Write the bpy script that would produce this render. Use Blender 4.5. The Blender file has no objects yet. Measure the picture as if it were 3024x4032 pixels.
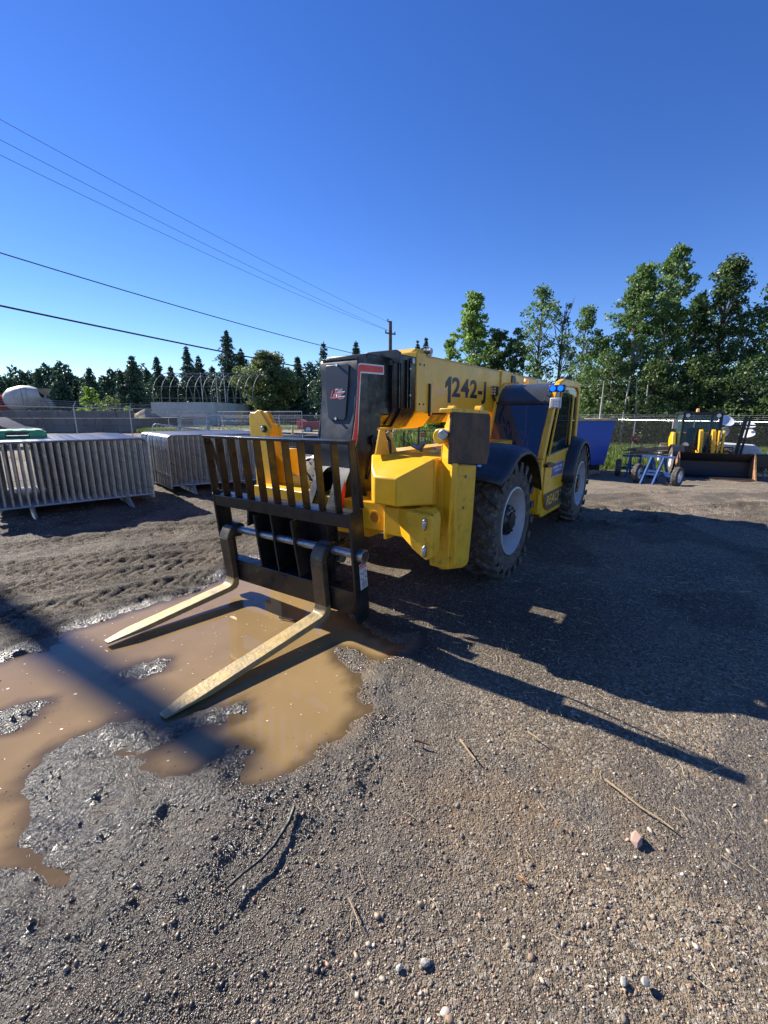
import bpy, bmesh, math, random
import numpy as np
from mathutils import Vector, Matrix, Euler
sc = bpy.context.scene
COL = sc.collection
R = math.radians
random.seed(7); rng = np.random.default_rng(11)

# ---------------- camera ----------------
F_PX, HOR, CAM_H = 1690.0, 1628.0, 1.63
PITCH = math.atan((2016-HOR)/F_PX)
cam = bpy.data.cameras.new('camera'); camo = bpy.data.objects.new('camera', cam); COL.objects.link(camo)
camo.location = (0, 0, CAM_H); camo.rotation_euler = (math.pi/2-PITCH, 0, 0)
cam.sensor_fit = 'VERTICAL'; cam.sensor_height = 36; cam.sensor_width = 27
cam.lens = 36*F_PX/4032; cam.clip_start = 0.05; cam.clip_end = 3000
sc.camera = camo

# ---------------- sky, sun, exposure ----------------
SUN_EL = R(33.2); SDX, SDY = -0.841, 0.543           # horizontal direction towards the sun
world = bpy.data.worlds.new('World'); sc.world = world; world.use_nodes = True
nt = world.node_tree; nt.nodes.clear()
sky = nt.nodes.new('ShaderNodeTexSky'); sky.sky_type = 'NISHITA'; sky.sun_disc = False
sky.sun_elevation = SUN_EL; sky.sun_rotation = math.atan2(SDX, SDY)
sky.altitude = 700; sky.air_density = 1.0; sky.dust_density = 0.02; sky.ozone_density = 4.5
bg = nt.nodes.new('ShaderNodeBackground'); bg.inputs[1].default_value = 0.084
wo = nt.nodes.new('ShaderNodeOutputWorld')
hs = nt.nodes.new('ShaderNodeHueSaturation'); hs.inputs['Saturation'].default_value = 1.22; hs.inputs['Hue'].default_value = .517
nt.links.new(sky.outputs[0], hs.inputs['Color']); nt.links.new(hs.outputs[0], bg.inputs[0]); nt.links.new(bg.outputs[0], wo.inputs[0])
sun = bpy.data.lights.new('sun', 'SUN'); suno = bpy.data.objects.new('sun', sun); COL.objects.link(suno)
sun.energy = 5.0; sun.angle = R(0.53); sun.color = (1.0, 0.93, 0.82)
_h = math.hypot(SDX, SDY)
SUNV = Vector((SDX/_h*math.cos(SUN_EL), SDY/_h*math.cos(SUN_EL), math.sin(SUN_EL)))
suno.rotation_euler = SUNV.to_track_quat('Z', 'Y').to_euler(); suno.location = (-8, 5, 9)
sc.view_settings.view_transform = 'Standard'; sc.view_settings.look = 'None'
sc.view_settings.exposure = 1.08; sc.view_settings.gamma = 1.0

# ---------------- materials ----------------
MATS = {}
def mat(name, col, rough=0.6, metal=0.0, var=0.0, vs=6.0, bump=0.0, bs=60.0, col2=None, spec=0.5, coat=0.0,
        emit=None, alpha=None, trans=0.0, dirt=None, dirtamt=0.0, stretch=None, rvar=0.0):
    if name in MATS: return MATS[name]
    m = bpy.data.materials.new(name); m.use_nodes = True
    n = m.node_tree.nodes; l = m.node_tree.links; b = n['Principled BSDF']
    b.inputs['Base Color'].default_value = (*col, 1); b.inputs['Roughness'].default_value = rough
    b.inputs['Metallic'].default_value = metal; b.inputs['Specular IOR Level'].default_value = spec
    b.inputs['Coat Weight'].default_value = coat; b.inputs['Coat Roughness'].default_value = 0.12
    b.inputs['Transmission Weight'].default_value = trans
    tc = n.new('ShaderNodeTexCoord')
    vec = tc.outputs['Object']
    if stretch:
        mp = n.new('ShaderNodeMapping'); mp.inputs['Scale'].default_value = stretch
        l.new(vec, mp.inputs[0]); vec = mp.outputs[0]
    last = None
    if var > 0 or col2:
        no = n.new('ShaderNodeTexNoise'); no.inputs['Scale'].default_value = vs; no.inputs['Detail'].default_value = 7
        no.inputs['Roughness'].default_value = 0.65
        l.new(vec, no.inputs['Vector'])
        mx = n.new('ShaderNodeMix'); mx.data_type = 'RGBA'
        mx.inputs[6].default_value = (*[c*(1-var) for c in col], 1)
        c2 = col2 if col2 else tuple(min(1, c*(1+var)) for c in col)
        mx.inputs[7].default_value = (*c2, 1)
        rp = n.new('ShaderNodeMapRange'); rp.inputs[1].default_value = 0.35; rp.inputs[2].default_value = 0.65
        l.new(no.outputs['Fac'], rp.inputs[0]); l.new(rp.outputs[0], mx.inputs[0]); last = mx.outputs[2]
    if dirt:
        no = n.new('ShaderNodeTexNoise'); no.inputs['Scale'].default_value = vs*2.7; no.inputs['Detail'].default_value = 9
        no.inputs['Roughness'].default_value = 0.75
        l.new(vec, no.inputs['Vector'])
        rp = n.new('ShaderNodeMapRange'); rp.inputs[1].default_value = 0.62-0.25*dirtamt; rp.inputs[2].default_value = 0.72-0.15*dirtamt
        l.new(no.outputs['Fac'], rp.inputs[0])
        mx = n.new('ShaderNodeMix'); mx.data_type = 'RGBA'
        mx.inputs[6].default_value = (*col, 1)
        if last: l.new(last, mx.inputs[6])
        mx.inputs[7].default_value = (*dirt, 1)
        mu = n.new('ShaderNodeMath'); mu.operation = 'MULTIPLY'; mu.inputs[1].default_value = min(1, 0.35+dirtamt)
        l.new(rp.outputs[0], mu.inputs[0]); l.new(mu.outputs[0], mx.inputs[0]); last = mx.outputs[2]
    if last: l.new(last, b.inputs['Base Color'])
    if rvar > 0:
        no = n.new('ShaderNodeTexNoise'); no.inputs['Scale'].default_value = vs*1.7; no.inputs['Detail'].default_value = 5
        l.new(vec, no.inputs['Vector'])
        rp = n.new('ShaderNodeMapRange'); rp.inputs[1].default_value = .3; rp.inputs[2].default_value = .7
        rp.inputs[3].default_value = max(0.02, rough-rvar); rp.inputs[4].default_value = min(1, rough+rvar)
        l.new(no.outputs['Fac'], rp.inputs[0]); l.new(rp.outputs[0], b.inputs['Roughness'])
    if bump > 0:
        no = n.new('ShaderNodeTexNoise'); no.inputs['Scale'].default_value = bs; no.inputs['Detail'].default_value = 5
        l.new(vec, no.inputs['Vector'])
        bu = n.new('ShaderNodeBump'); bu.inputs['Strength'].default_value = bump; bu.inputs['Distance'].default_value = 0.01
        l.new(no.outputs['Fac'], bu.inputs['Height']); l.new(bu.outputs[0], b.inputs['Normal'])
    if emit:
        b.inputs['Emission Color'].default_value = (*emit[:3], 1); b.inputs['Emission Strength'].default_value = emit[3]
    if alpha is not None: b.inputs['Alpha'].default_value = alpha
    MATS[name] = m; return m

YEL = (0.83, 0.455, 0.014)
yel = mat('yellow_paint', YEL, 0.36, var=0.07, vs=3, bump=0.05, bs=22, dirt=(0.34, 0.20, 0.06), dirtamt=0.20, coat=0.2, rvar=.1)
yeld = mat('scuffed_yellow_paint', (0.76, 0.43, 0.02), 0.5, var=0.12, vs=5, bump=0.06, bs=40, dirt=(0.10, 0.065, 0.03), dirtamt=0.28, rvar=.12)
blk = mat('black_paint', (0.009, 0.010, 0.012), 0.36, var=0.3, vs=7, bump=0.06, bs=45, dirt=(0.045, 0.042, 0.038), dirtamt=0.2, rvar=.15)
gblk = mat('dusty_black_paint', (0.030, 0.034, 0.040), 0.40, var=0.22, vs=5, bump=0.04, bs=40, dirt=(0.11, 0.115, 0.12), dirtamt=0.12, rvar=.12)
plas = mat('black_plastic', (0.022, 0.026, 0.034), 0.45, var=0.15, vs=9, bump=0.08, bs=200, rvar=.1)
rub = mat('tyre_rubber', (0.058, 0.053, 0.047), 0.9, var=0.35, vs=6, bump=0.4, bs=50, dirt=(0.17, 0.145, 0.115), dirtamt=0.6)
steel = mat('worn_steel', (0.34, 0.34, 0.35), 0.35, metal=0.85, var=0.3, vs=14, bump=0.1, bs=60, rvar=.15)
chrome = mat('chrome', (0.75, 0.76, 0.78), 0.12, metal=1.0)
galv = mat('galvanised_steel', (0.42, 0.43, 0.44), 0.36, metal=0.72, var=0.22, vs=9, bump=0.05, bs=80, rvar=.12)
forkm = mat('worn_fork_steel', (0.42, 0.335, 0.19), 0.5, metal=0.3, var=0.35, vs=6, bump=0.25, bs=50, col2=(0.48, 0.33, 0.12), dirt=(0.19, 0.17, 0.14), dirtamt=0.45, rvar=.14)
shankm = mat('dark_fork_steel', (0.075, 0.062, 0.045), 0.45, metal=0.3, var=0.35, vs=9, bump=0.2, bs=50, col2=(0.125, 0.09, 0.055), rvar=.15)
rustm = mat('rusty_steel', (0.085, 0.055, 0.038), 0.7, metal=0.2, var=0.4, vs=5, bump=0.1, bs=45, col2=(0.14, 0.075, 0.04), dirt=(0.035, 0.03, 0.03), dirtamt=.5)
red = mat('red_decal', (0.62, 0.045, 0.03), 0.4, var=0.1, vs=9, dirt=(0.3, 0.05, 0.03), dirtamt=.1)
white = mat('white_decal', (0.72, 0.73, 0.74), 0.4)
decblk = mat('black_decal', (0.010, 0.011, 0.014), 0.4)
wpaint = mat('white_paint', (0.55, 0.58, 0.62), 0.5, var=0.12, vs=7, dirt=(0.22, 0.2, 0.17), dirtamt=0.3)
rimm = mat('white_rim_paint', (0.46, 0.46, 0.47), 0.4, var=0.1, vs=5, dirt=(0.28, 0.26, 0.22), dirtamt=0.25)
glass = mat('sky_navy_glass', (0.008, 0.022, 0.060), 0.03, var=0, spec=0.9, alpha=0.95)  # navy base colour has the sky's reflection painted into the cab panes
dglass = mat('dark_glass', (0.012, 0.016, 0.02), 0.03, spec=0.8, alpha=0.82)
roofg = mat('smoked_roof_panel', (0.05, 0.055, 0.06), 0.22, var=.2, vs=4, spec=0.6)
bluep = mat('blue_paint', (0.006, 0.062, 0.36), 0.5, var=0.15, vs=1.2, bump=0.1, bs=6, dirt=(0.03, 0.05, 0.12), dirtamt=0.2)
trailb = mat('light_blue_paint', (0.012, 0.065, 0.22), 0.8, var=0.15, vs=8, dirt=(0.12, 0.12, 0.12), dirtamt=0.1)
wood = mat('weathered_wood', (0.42, 0.30, 0.19), 0.8, var=0.3, vs=3, bump=0.3, bs=20, stretch=(1, 8, 8), col2=(0.20, 0.15, 0.10))
barkm = mat('bark', (0.10, 0.082, 0.065), 0.9, var=0.4, vs=5, bump=0.5, bs=12)
birchm = mat('pale_bark', (0.40, 0.37, 0.32), 0.8, var=0.3, vs=3, bump=0.3, bs=12, dirt=(0.06, 0.05, 0.04), dirtamt=0.35)
conc = mat('pale_concrete', (0.55, 0.53, 0.48), 0.85, var=0.15, vs=.35, bump=0.1, bs=4, dirt=(0.38, 0.35, 0.3), dirtamt=0.3)
dconc = mat('dark_concrete_blocks', (0.12, 0.125, 0.13), 0.85, var=0.3, vs=.6, bump=0.3, bs=3)
amber = mat('amber_lens', (0.80, 0.42, 0.16), 0.25, emit=(1, .35, .05, .15))

# ---------------- object helpers ----------------
def tag(o, label=None, cat=None, group=None, kind=None):
    if label: o['label'] = label
    if cat: o['category'] = cat
    if group: o['group'] = group
    if kind: o['kind'] = kind
    return o
def thing(name, loc=(0, 0, 0), rz=0.0, label=None, cat=None, group=None, rot=None):
    o = bpy.data.objects.new(name, None); COL.objects.link(o); o.location = loc
    o.rotation_euler = rot if rot else (0, 0, rz); o.empty_display_size = .1
    return tag(o, label, cat, group)

class MB:
    def __init__(s): s.v = []; s.f = []; s.m = []; s.M = None; s.mi = 0; s.cuts = []
    def add(s, vs, fs):
        b = len(s.v); s.cuts.append((b, len(s.f)))
        if s.M is not None: vs = [s.M @ Vector(v) for v in vs]
        s.v += [tuple(v) for v in vs]; s.f += [tuple(b+i for i in f) for f in fs]; s.m += [s.mi]*len(fs)
    def box(s, x0, x1, y0, y1, z0, z1, M=None):
        vs = [Vector((x, y, z)) for z in (z0, z1) for x, y in ((x0, y0), (x1, y0), (x1, y1), (x0, y1))]
        if M is not None: vs = [M @ v for v in vs]
        s.add(vs, [(0, 3, 2, 1), (4, 5, 6, 7), (0, 1, 5, 4), (1, 2, 6, 5), (2, 3, 7, 6), (3, 0, 4, 7)])
    def prism(s, pts, axis, a, b):      # pts 2D; axis = extrusion axis 0,1,2
        def p3(p, t):
            if axis == 0: return (t, p[0], p[1])
            if axis == 1: return (p[0], t, p[1])
            return (p[0], p[1], t)
        n = len(pts); vs = [p3(p, a) for p in pts]+[p3(p, b) for p in pts]
        fs = [tuple(range(n))[::-1], tuple(range(n, 2*n))]+[(i, (i+1) % n, n+(i+1) % n, n+i) for i in range(n)]
        s.add(vs, fs)
    def hull(s, vs, fs): s.add(vs, fs)
    def bar(s, p0, p1, w, h, up=(0, 0, 1)):   # rectangular bar
        p0 = Vector(p0); p1 = Vector(p1); d = (p1-p0).normalized(); u = Vector(up)
        if abs(d.dot(u)) > .97: u = Vector((1, 0, 0))
        a = d.cross(u).normalized(); c = a.cross(d).normalized()
        vs = [p+a*(w/2*i)+c*(h/2*j) for p in (p0, p1) for i, j in ((-1, -1), (1, -1), (1, 1), (-1, 1))]
        s.add(vs, [(0, 3, 2, 1), (4, 5, 6, 7), (0, 1, 5, 4), (1, 2, 6, 5), (2, 3, 7, 6), (3, 0, 4, 7)])
    def tube(s, path, r, n=8, cap=True):
        path = [Vector(p) for p in path]; rs = r if isinstance(r, (list, tuple)) else [r]*len(path)
        vs = []; prev = None
        for i, p in enumerate(path):
            d = (path[min(i+1, len(path)-1)]-path[max(i-1, 0)]).normalized()
            if prev is None:
                u = Vector((0, 0, 1)) if abs(d.z) < .9 else Vector((1, 0, 0)); a = d.cross(u).normalized()
            else: a = (prev-d*prev.dot(d)).normalized()
            prev = a; c = d.cross(a)
            for k in range(n):
                t = 2*math.pi*k/n; vs.append(p+(a*math.cos(t)+c*math.sin(t))*rs[i])
        fs = [(i*n+k, i*n+(k+1) % n, (i+1)*n+(k+1) % n, (i+1)*n+k) for i in range(len(path)-1) for k in range(n)]
        if cap: fs += [tuple(range(n))[::-1], tuple(range((len(path)-1)*n, len(path)*n))]
        s.add(vs, fs)
    def cyl(s, p0, p1, r, n=16, r2=None): s.tube([p0, p1], [r, r if r2 is None else r2], n)
    def lathe(s, prof, c, axis=1, n=32):     # prof: (t along axis, radius)
        vs = []
        for t, r in prof:
            for k in range(n):
                a = 2*math.pi*k/n; u, w = r*math.cos(a), r*math.sin(a)
                p = (u, t, w) if axis == 1 else ((t, u, w) if axis == 0 else (u, w, t))
                vs.append((c[0]+p[0], c[1]+p[1], c[2]+p[2]))
        fs = [(i*n+k, i*n+(k+1) % n, (i+1)*n+(k+1) % n, (i+1)*n+k) for i in range(len(prof)-1) for k in range(n)]
        s.add(vs, fs)
    def quad(s, a, b, c, d): s.add([a, b, c, d], [(0, 1, 2, 3)])
    def build(s, name, mats, parent=None, bevel=0.0, smooth=True, seg=2, loc=None, sharp=35):
        me = bpy.data.meshes.new(name); me.from_pydata(s.v, [], s.f); me.validate()
        if not isinstance(mats, (list, tuple)): mats = [mats]
        for m in mats: me.materials.append(m)
        if len(mats) > 1 and len(me.polygons) == len(s.m): me.polygons.foreach_set('material_index', s.m)
        bm = bmesh.new(); bm.from_mesh(me); bmesh.ops.recalc_face_normals(bm, faces=bm.faces); bm.to_mesh(me); bm.free()
        o = bpy.data.objects.new(name, me); COL.objects.link(o); o.parent = parent
        if loc: o.location = loc
        if smooth:
            me.polygons.foreach_set('use_smooth', [True]*len(me.polygons)); me.set_sharp_from_angle(angle=R(sharp))
        if bevel > 0:
            bv = o.modifiers.new('bevel', 'BEVEL'); bv.width = bevel; bv.segments = seg; bv.limit_method = 'ANGLE'; bv.angle_limit = R(35)
            bv.harden_normals = False
        return o
def build_each(b, name, m, parent, per=1, **k):     # one object for each piece added to the builder
    out = []; cuts = b.cuts+[(len(b.v), len(b.f))]
    for i in range(0, len(b.cuts), per):
        v0, f0 = cuts[i]; v1, f1 = cuts[min(i+per, len(cuts)-1)]
        q = MB(); q.v = b.v[v0:v1]; q.f = [tuple(j-v0 for j in f) for f in b.f[f0:f1]]; q.m = [0]*len(q.f); out.append(q.build(name, m, parent, **k))
    return out
def link_copy(o, parent=None):
    c = o.copy(); COL.objects.link(c); c.parent = parent; return c
def copy_tree(o, parent=None):
    c = link_copy(o, parent)
    for ch in list(o.children): copy_tree(ch, c)
    return c
def text_mesh(txt, name, m, parent, M, size=1.0, bold=0.0, sx=1.0, shear=0.0, ext=0.0015, align='LEFT', sp=1.0):
    cu = bpy.data.curves.new(name, 'FONT'); cu.body = txt; cu.size = size; cu.offset = bold; cu.shear = shear
    cu.extrude = ext; cu.align_x = align; cu.space_character = sp; cu.resolution_u = 3
    to = bpy.data.objects.new(name, cu); COL.objects.link(to)
    dg = bpy.context.evaluated_depsgraph_get(); me = bpy.data.meshes.new_from_object(to.evaluated_get(dg))
    bpy.data.objects.remove(to); bpy.data.curves.remove(cu)
    me.transform(Matrix.Diagonal((sx, 1, 1, 1))); me.transform(M); me.materials.clear(); me.materials.append(m)
    o = bpy.data.objects.new(name, me); COL.objects.link(o); o.parent = parent; return o
def npmesh(name, verts, faces, mats, parent=None, smooth=False):   # faces (n,k) array
    verts = np.asarray(verts, np.float32); faces = np.asarray(faces, np.int32); nf, k = faces.shape
    me = bpy.data.meshes.new(name)
    me.vertices.add(len(verts)); me.vertices.foreach_set('co', verts.ravel())
    me.loops.add(nf*k); me.loops.foreach_set('vertex_index', faces.ravel())
    me.polygons.add(nf); me.polygons.foreach_set('loop_start', np.arange(0, nf*k, k, dtype=np.int32))
    me.update(calc_edges=True)
    if smooth: me.polygons.foreach_set('use_smooth', np.ones(nf, bool))
    for m in (mats if isinstance(mats, (list, tuple)) else [mats]): me.materials.append(m)
    o = bpy.data.objects.new(name, me); COL.objects.link(o); o.parent = parent; return o

# ---------------- where a sight line of the photo meets the ground ----------------
def ray(u, v):
    a = (u-1512)/F_PX; b = -(v-2016)/F_PX; cp, sp = math.cos(PITCH), math.sin(PITCH)
    return Vector((a, cp+b*sp, -sp+b*cp))
def G0(u, v, z=0.0):
    r = ray(u, v); t = (z-CAM_H)/r.z; return Vector((r.x*t, r.y*t, z))
def at(u, v, Y):
    r = ray(u, v); t = Y/r.y; return Vector((r.x*t, Y, CAM_H+r.z*t))
def sst(a, b, x): t = np.clip((x-a)/(b-a), 0, 1); return t*t*(3-2*t)
# ---------------- terrain ----------------
def _hash(ix, iy, seed):
    n = (ix.astype(np.int64)*374761393 + iy.astype(np.int64)*668265263 + seed*974634777) & 0xffffffff
    n = ((n ^ (n >> 13))*1274126177) & 0xffffffff
    return ((n ^ (n >> 16)) & 0xffff)/65535.0
def vnoise(x, y, seed=0):
    ix = np.floor(x); iy = np.floor(y); fx = x-ix; fy = y-iy; fx = fx*fx*(3-2*fx); fy = fy*fy*(3-2*fy)
    a = _hash(ix, iy, seed); b = _hash(ix+1, iy, seed); c = _hash(ix, iy+1, seed); d = _hash(ix+1, iy+1, seed)
    return (a*(1-fx)+b*fx)*(1-fy)+(c*(1-fx)+d*fx)*fy-0.5
def fbm(x, y, s, o=4, seed=0, g=0.5):
    t = 0; a = 1.0; ang = 0.6
    for i in range(o):
        c, q = math.cos(ang*i), math.sin(ang*i)
        t = t+a*vnoise((x*c-y*q)/s+17.3*i, (x*q+y*c)/s-9.1*i, seed+i*13); s /= 2.1; a *= g
    return t
def GP(pts): return [tuple(G0(u, v)[:2]) for u, v in pts]
PUD = GP([(0, 2590), (90, 2553), (180, 2545), (208, 2508), (262, 2472), (362, 2443), (434, 2418), (542, 2386), (678, 2350), (787, 2322),
          (830, 2290), (868, 2262), (905, 2225), (985, 2200), (1090, 2195), (1200, 2215), (1270, 2262), (1320, 2330), (1420, 2455), (1540, 2520), (1622, 2500), (1612, 2545),
          (1540, 2585), (1470, 2602), (1400, 2560), (1335, 2548), (1362, 2590), (1440, 2640), (1412, 2715), (1455, 2780), (1400, 2845), (1348, 2900), (1270, 2955),
          (1180, 3010), (1090, 3062), (1010, 3095), (940, 3110), (925, 3060), (960, 2990), (1000, 2935), (925, 2925), (870, 2980), (770, 3050), (690, 3085),
          (600, 3085), (545, 3050), (520, 3000), (450, 2950), (560, 2925), (700, 2890), (760, 2850), (880, 2830), (960, 2790), (950, 2745), (900, 2765), (800, 2800), (700, 2830),
          (620, 2852), (560, 2850), (500, 2840), (430, 2850), (365, 2880), (280, 2912), (200, 2970), (140, 3040), (120, 3085), (165, 3165), (200, 3210), (165, 3245),
          (235, 3330), (310, 3405), (350, 3465), (310, 3560), (180, 3520), (100, 3490), (0, 3500), (-500, 3560), (-1500, 3300), (-1500, 2900), (-600, 2700)])
ISL = [GP([(510, 2640), (560, 2605), (650, 2590), (640, 2610), (560, 2640)]), GP([(-60, 2850), (60, 2790), (140, 2770), (130, 2800), (40, 2850)])]
def sdist(P, x, y):   # + inside
    n = len(P); d = np.full(x.shape, 1e9); ins = np.zeros(x.shape, bool)
    for i in range(n):
        x0, y0 = P[i]; x1, y1 = P[(i+1) % n]; ex, ey = x1-x0, y1-y0
        t = np.clip(((x-x0)*ex+(y-y0)*ey)/(ex*ex+ey*ey+1e-12), 0, 1)
        d = np.minimum(d, (x-x0-t*ex)**2+(y-y0-t*ey)**2)
        if y0 != y1: ins ^= ((y0 > y) != (y1 > y)) & (x < ex*(y-y0)/ey+x0)
    return np.where(ins, 1, -1)*np.sqrt(d)
def slope_z(x, y):
    t = np.where(y > .5, x/np.maximum(y, .5), 0); w = sst(.2, .42, t)*sst(.5, 6, y)
    return -0.75*sst(8.5, 15, y)*w
def puddist(x, y):
    d = np.full(x.shape, -9.0); m = (np.abs(x) < 7) & (y > -1) & (y < 7)
    if m.any():
        dd = sdist(PUD, x[m], y[m])
        for I in ISL: dd = np.minimum(dd, -sdist(I, x[m], y[m]))
        d[m] = dd
    return d
WATER = -0.022
TRACKS = [(G0(0, 2235), G0(900, 2135), .36), (G0(0, 2330), G0(860, 2215), .36), (G0(0, 2150), G0(880, 2085), .34), (G0(100, 2420), G0(800, 2290), .3), (G0(560, 2080), G0(1010, 2060), .3), (G0(-200, 2290), G0(880, 2175), .3), (G0(2350, 2010), G0(3300, 2000), .5), (G0(2350, 2045), G0(3300, 2040), .4)]
def track_h(x, y):
    h = np.zeros_like(x)
    for k, (a, b, w) in enumerate(TRACKS):
        dx, dy = b.x-a.x, b.y-a.y; L = math.hypot(dx, dy); dx /= L; dy /= L
        s = (x-a.x)*dx+(y-a.y)*dy; t = -(x-a.x)*dy+(y-a.y)*dx + .05*np.sin(s*1.3+k)
        e = np.clip(1-np.abs(t)/(w/2), 0, 1); m = sst(0, .25, e)*sst(-1.5, .2, s)*(1-sst(L-.3, L+.6, s))
        ph = (s-np.abs(t)*0.9)/.135; lug = sst(.1, .35, np.abs((ph % 1.0)-.5)*2)-.5
        h = h-m*.025+m*lug*.042+.018*np.exp(-((np.abs(t)-w/2-.03)/.04)**2)*sst(-1.5, .2, s)*(1-sst(L-.3, L+.6, s))
    return h
def ground_z(x, y, pd=None, fine=True):
    x = np.asarray(x, float); y = np.asarray(y, float); r = np.hypot(x, y)
    if pd is None: pd = puddist(x, y)
    far = np.clip(r/12, 1, 8)
    z = slope_z(x, y)+.030*fbm(x, y, 1.7, 3, 1)*np.clip(far, 1, 4)
    z = z+.0
    if fine:
        rough = 1+1.2*sst(-.5, -.02, pd)*(pd < 0.15)
        lf = sst(.3, -.6, x/np.maximum(y, .3)-(-.1))     # left side is churned mud
        z = z+.014*fbm(x, y, .28, 3, 5)*rough*(1-sst(20, 40, r))+.0045*fbm(x, y, .06, 3, 9, .6)*rough*(1-sst(6, 14, r))
        z = z+.022*fbm(x, y, .17, 3, 21)*sst(.15, -.5, x)+.014*fbm(x, y, .05, 2, 22)*sst(.15, -.5, x)*sst(1.5, 2.6, y)*(1-sst(9, 16, r))*(pd < .05)
        z = z+.05*np.abs(fbm(x, y, .45, 3, 33))*sst(3.5, 5, x)*sst(5.2, 6, y)*(1-sst(9, 11, y))
        z = z+(.028*fbm(x, y, .5, 4, 34)+.05*np.maximum(0, .12-np.abs(fbm(x*.35, y, .5, 3, 35)))/.12*sst(-.05, .2, fbm(x, y, 1.6, 2, 36)))*sst(2.2, 3.5, x)*sst(4.5, 6, y)*(1-sst(16, 20, y))
        z = z+track_h(x, y)*(1-sst(-.05, .1, pd))
    # puddle bowl
    e = pd+.04+.045*fbm(x, y, .25, 3, 40)+.035*fbm(x, y, .07, 3, 43)
    bowl = sst(-.10, .30, e)
    z = z*(1-.75*bowl)+.014*sst(-.9, -.05, e)*(1-bowl)-.085*bowl
    z = z+.034*np.maximum(0, fbm(x, y, .16, 4, 48)+.12)*sst(-.75, -.12, e)*(1-bowl)*sst(.4, -.1, x)*(y < 2.6)
    near = np.exp(-((x-.0)**2+(y-3.0)**2)/6.0)
    return z
def hz(x, y): return float(ground_z(np.array([x]), np.array([y]), fine=False)[0])
def G(u, v):                      # sight line to the terrain
    r = ray(u, v); t = .5; 
    while t < 400:
        x, y, z = r.x*t, r.y*t, CAM_H+r.z*t
        if z < float(slope_z(np.array(x), np.array(y))): break
        t *= 1.002
    return Vector((x, y, z))

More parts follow.
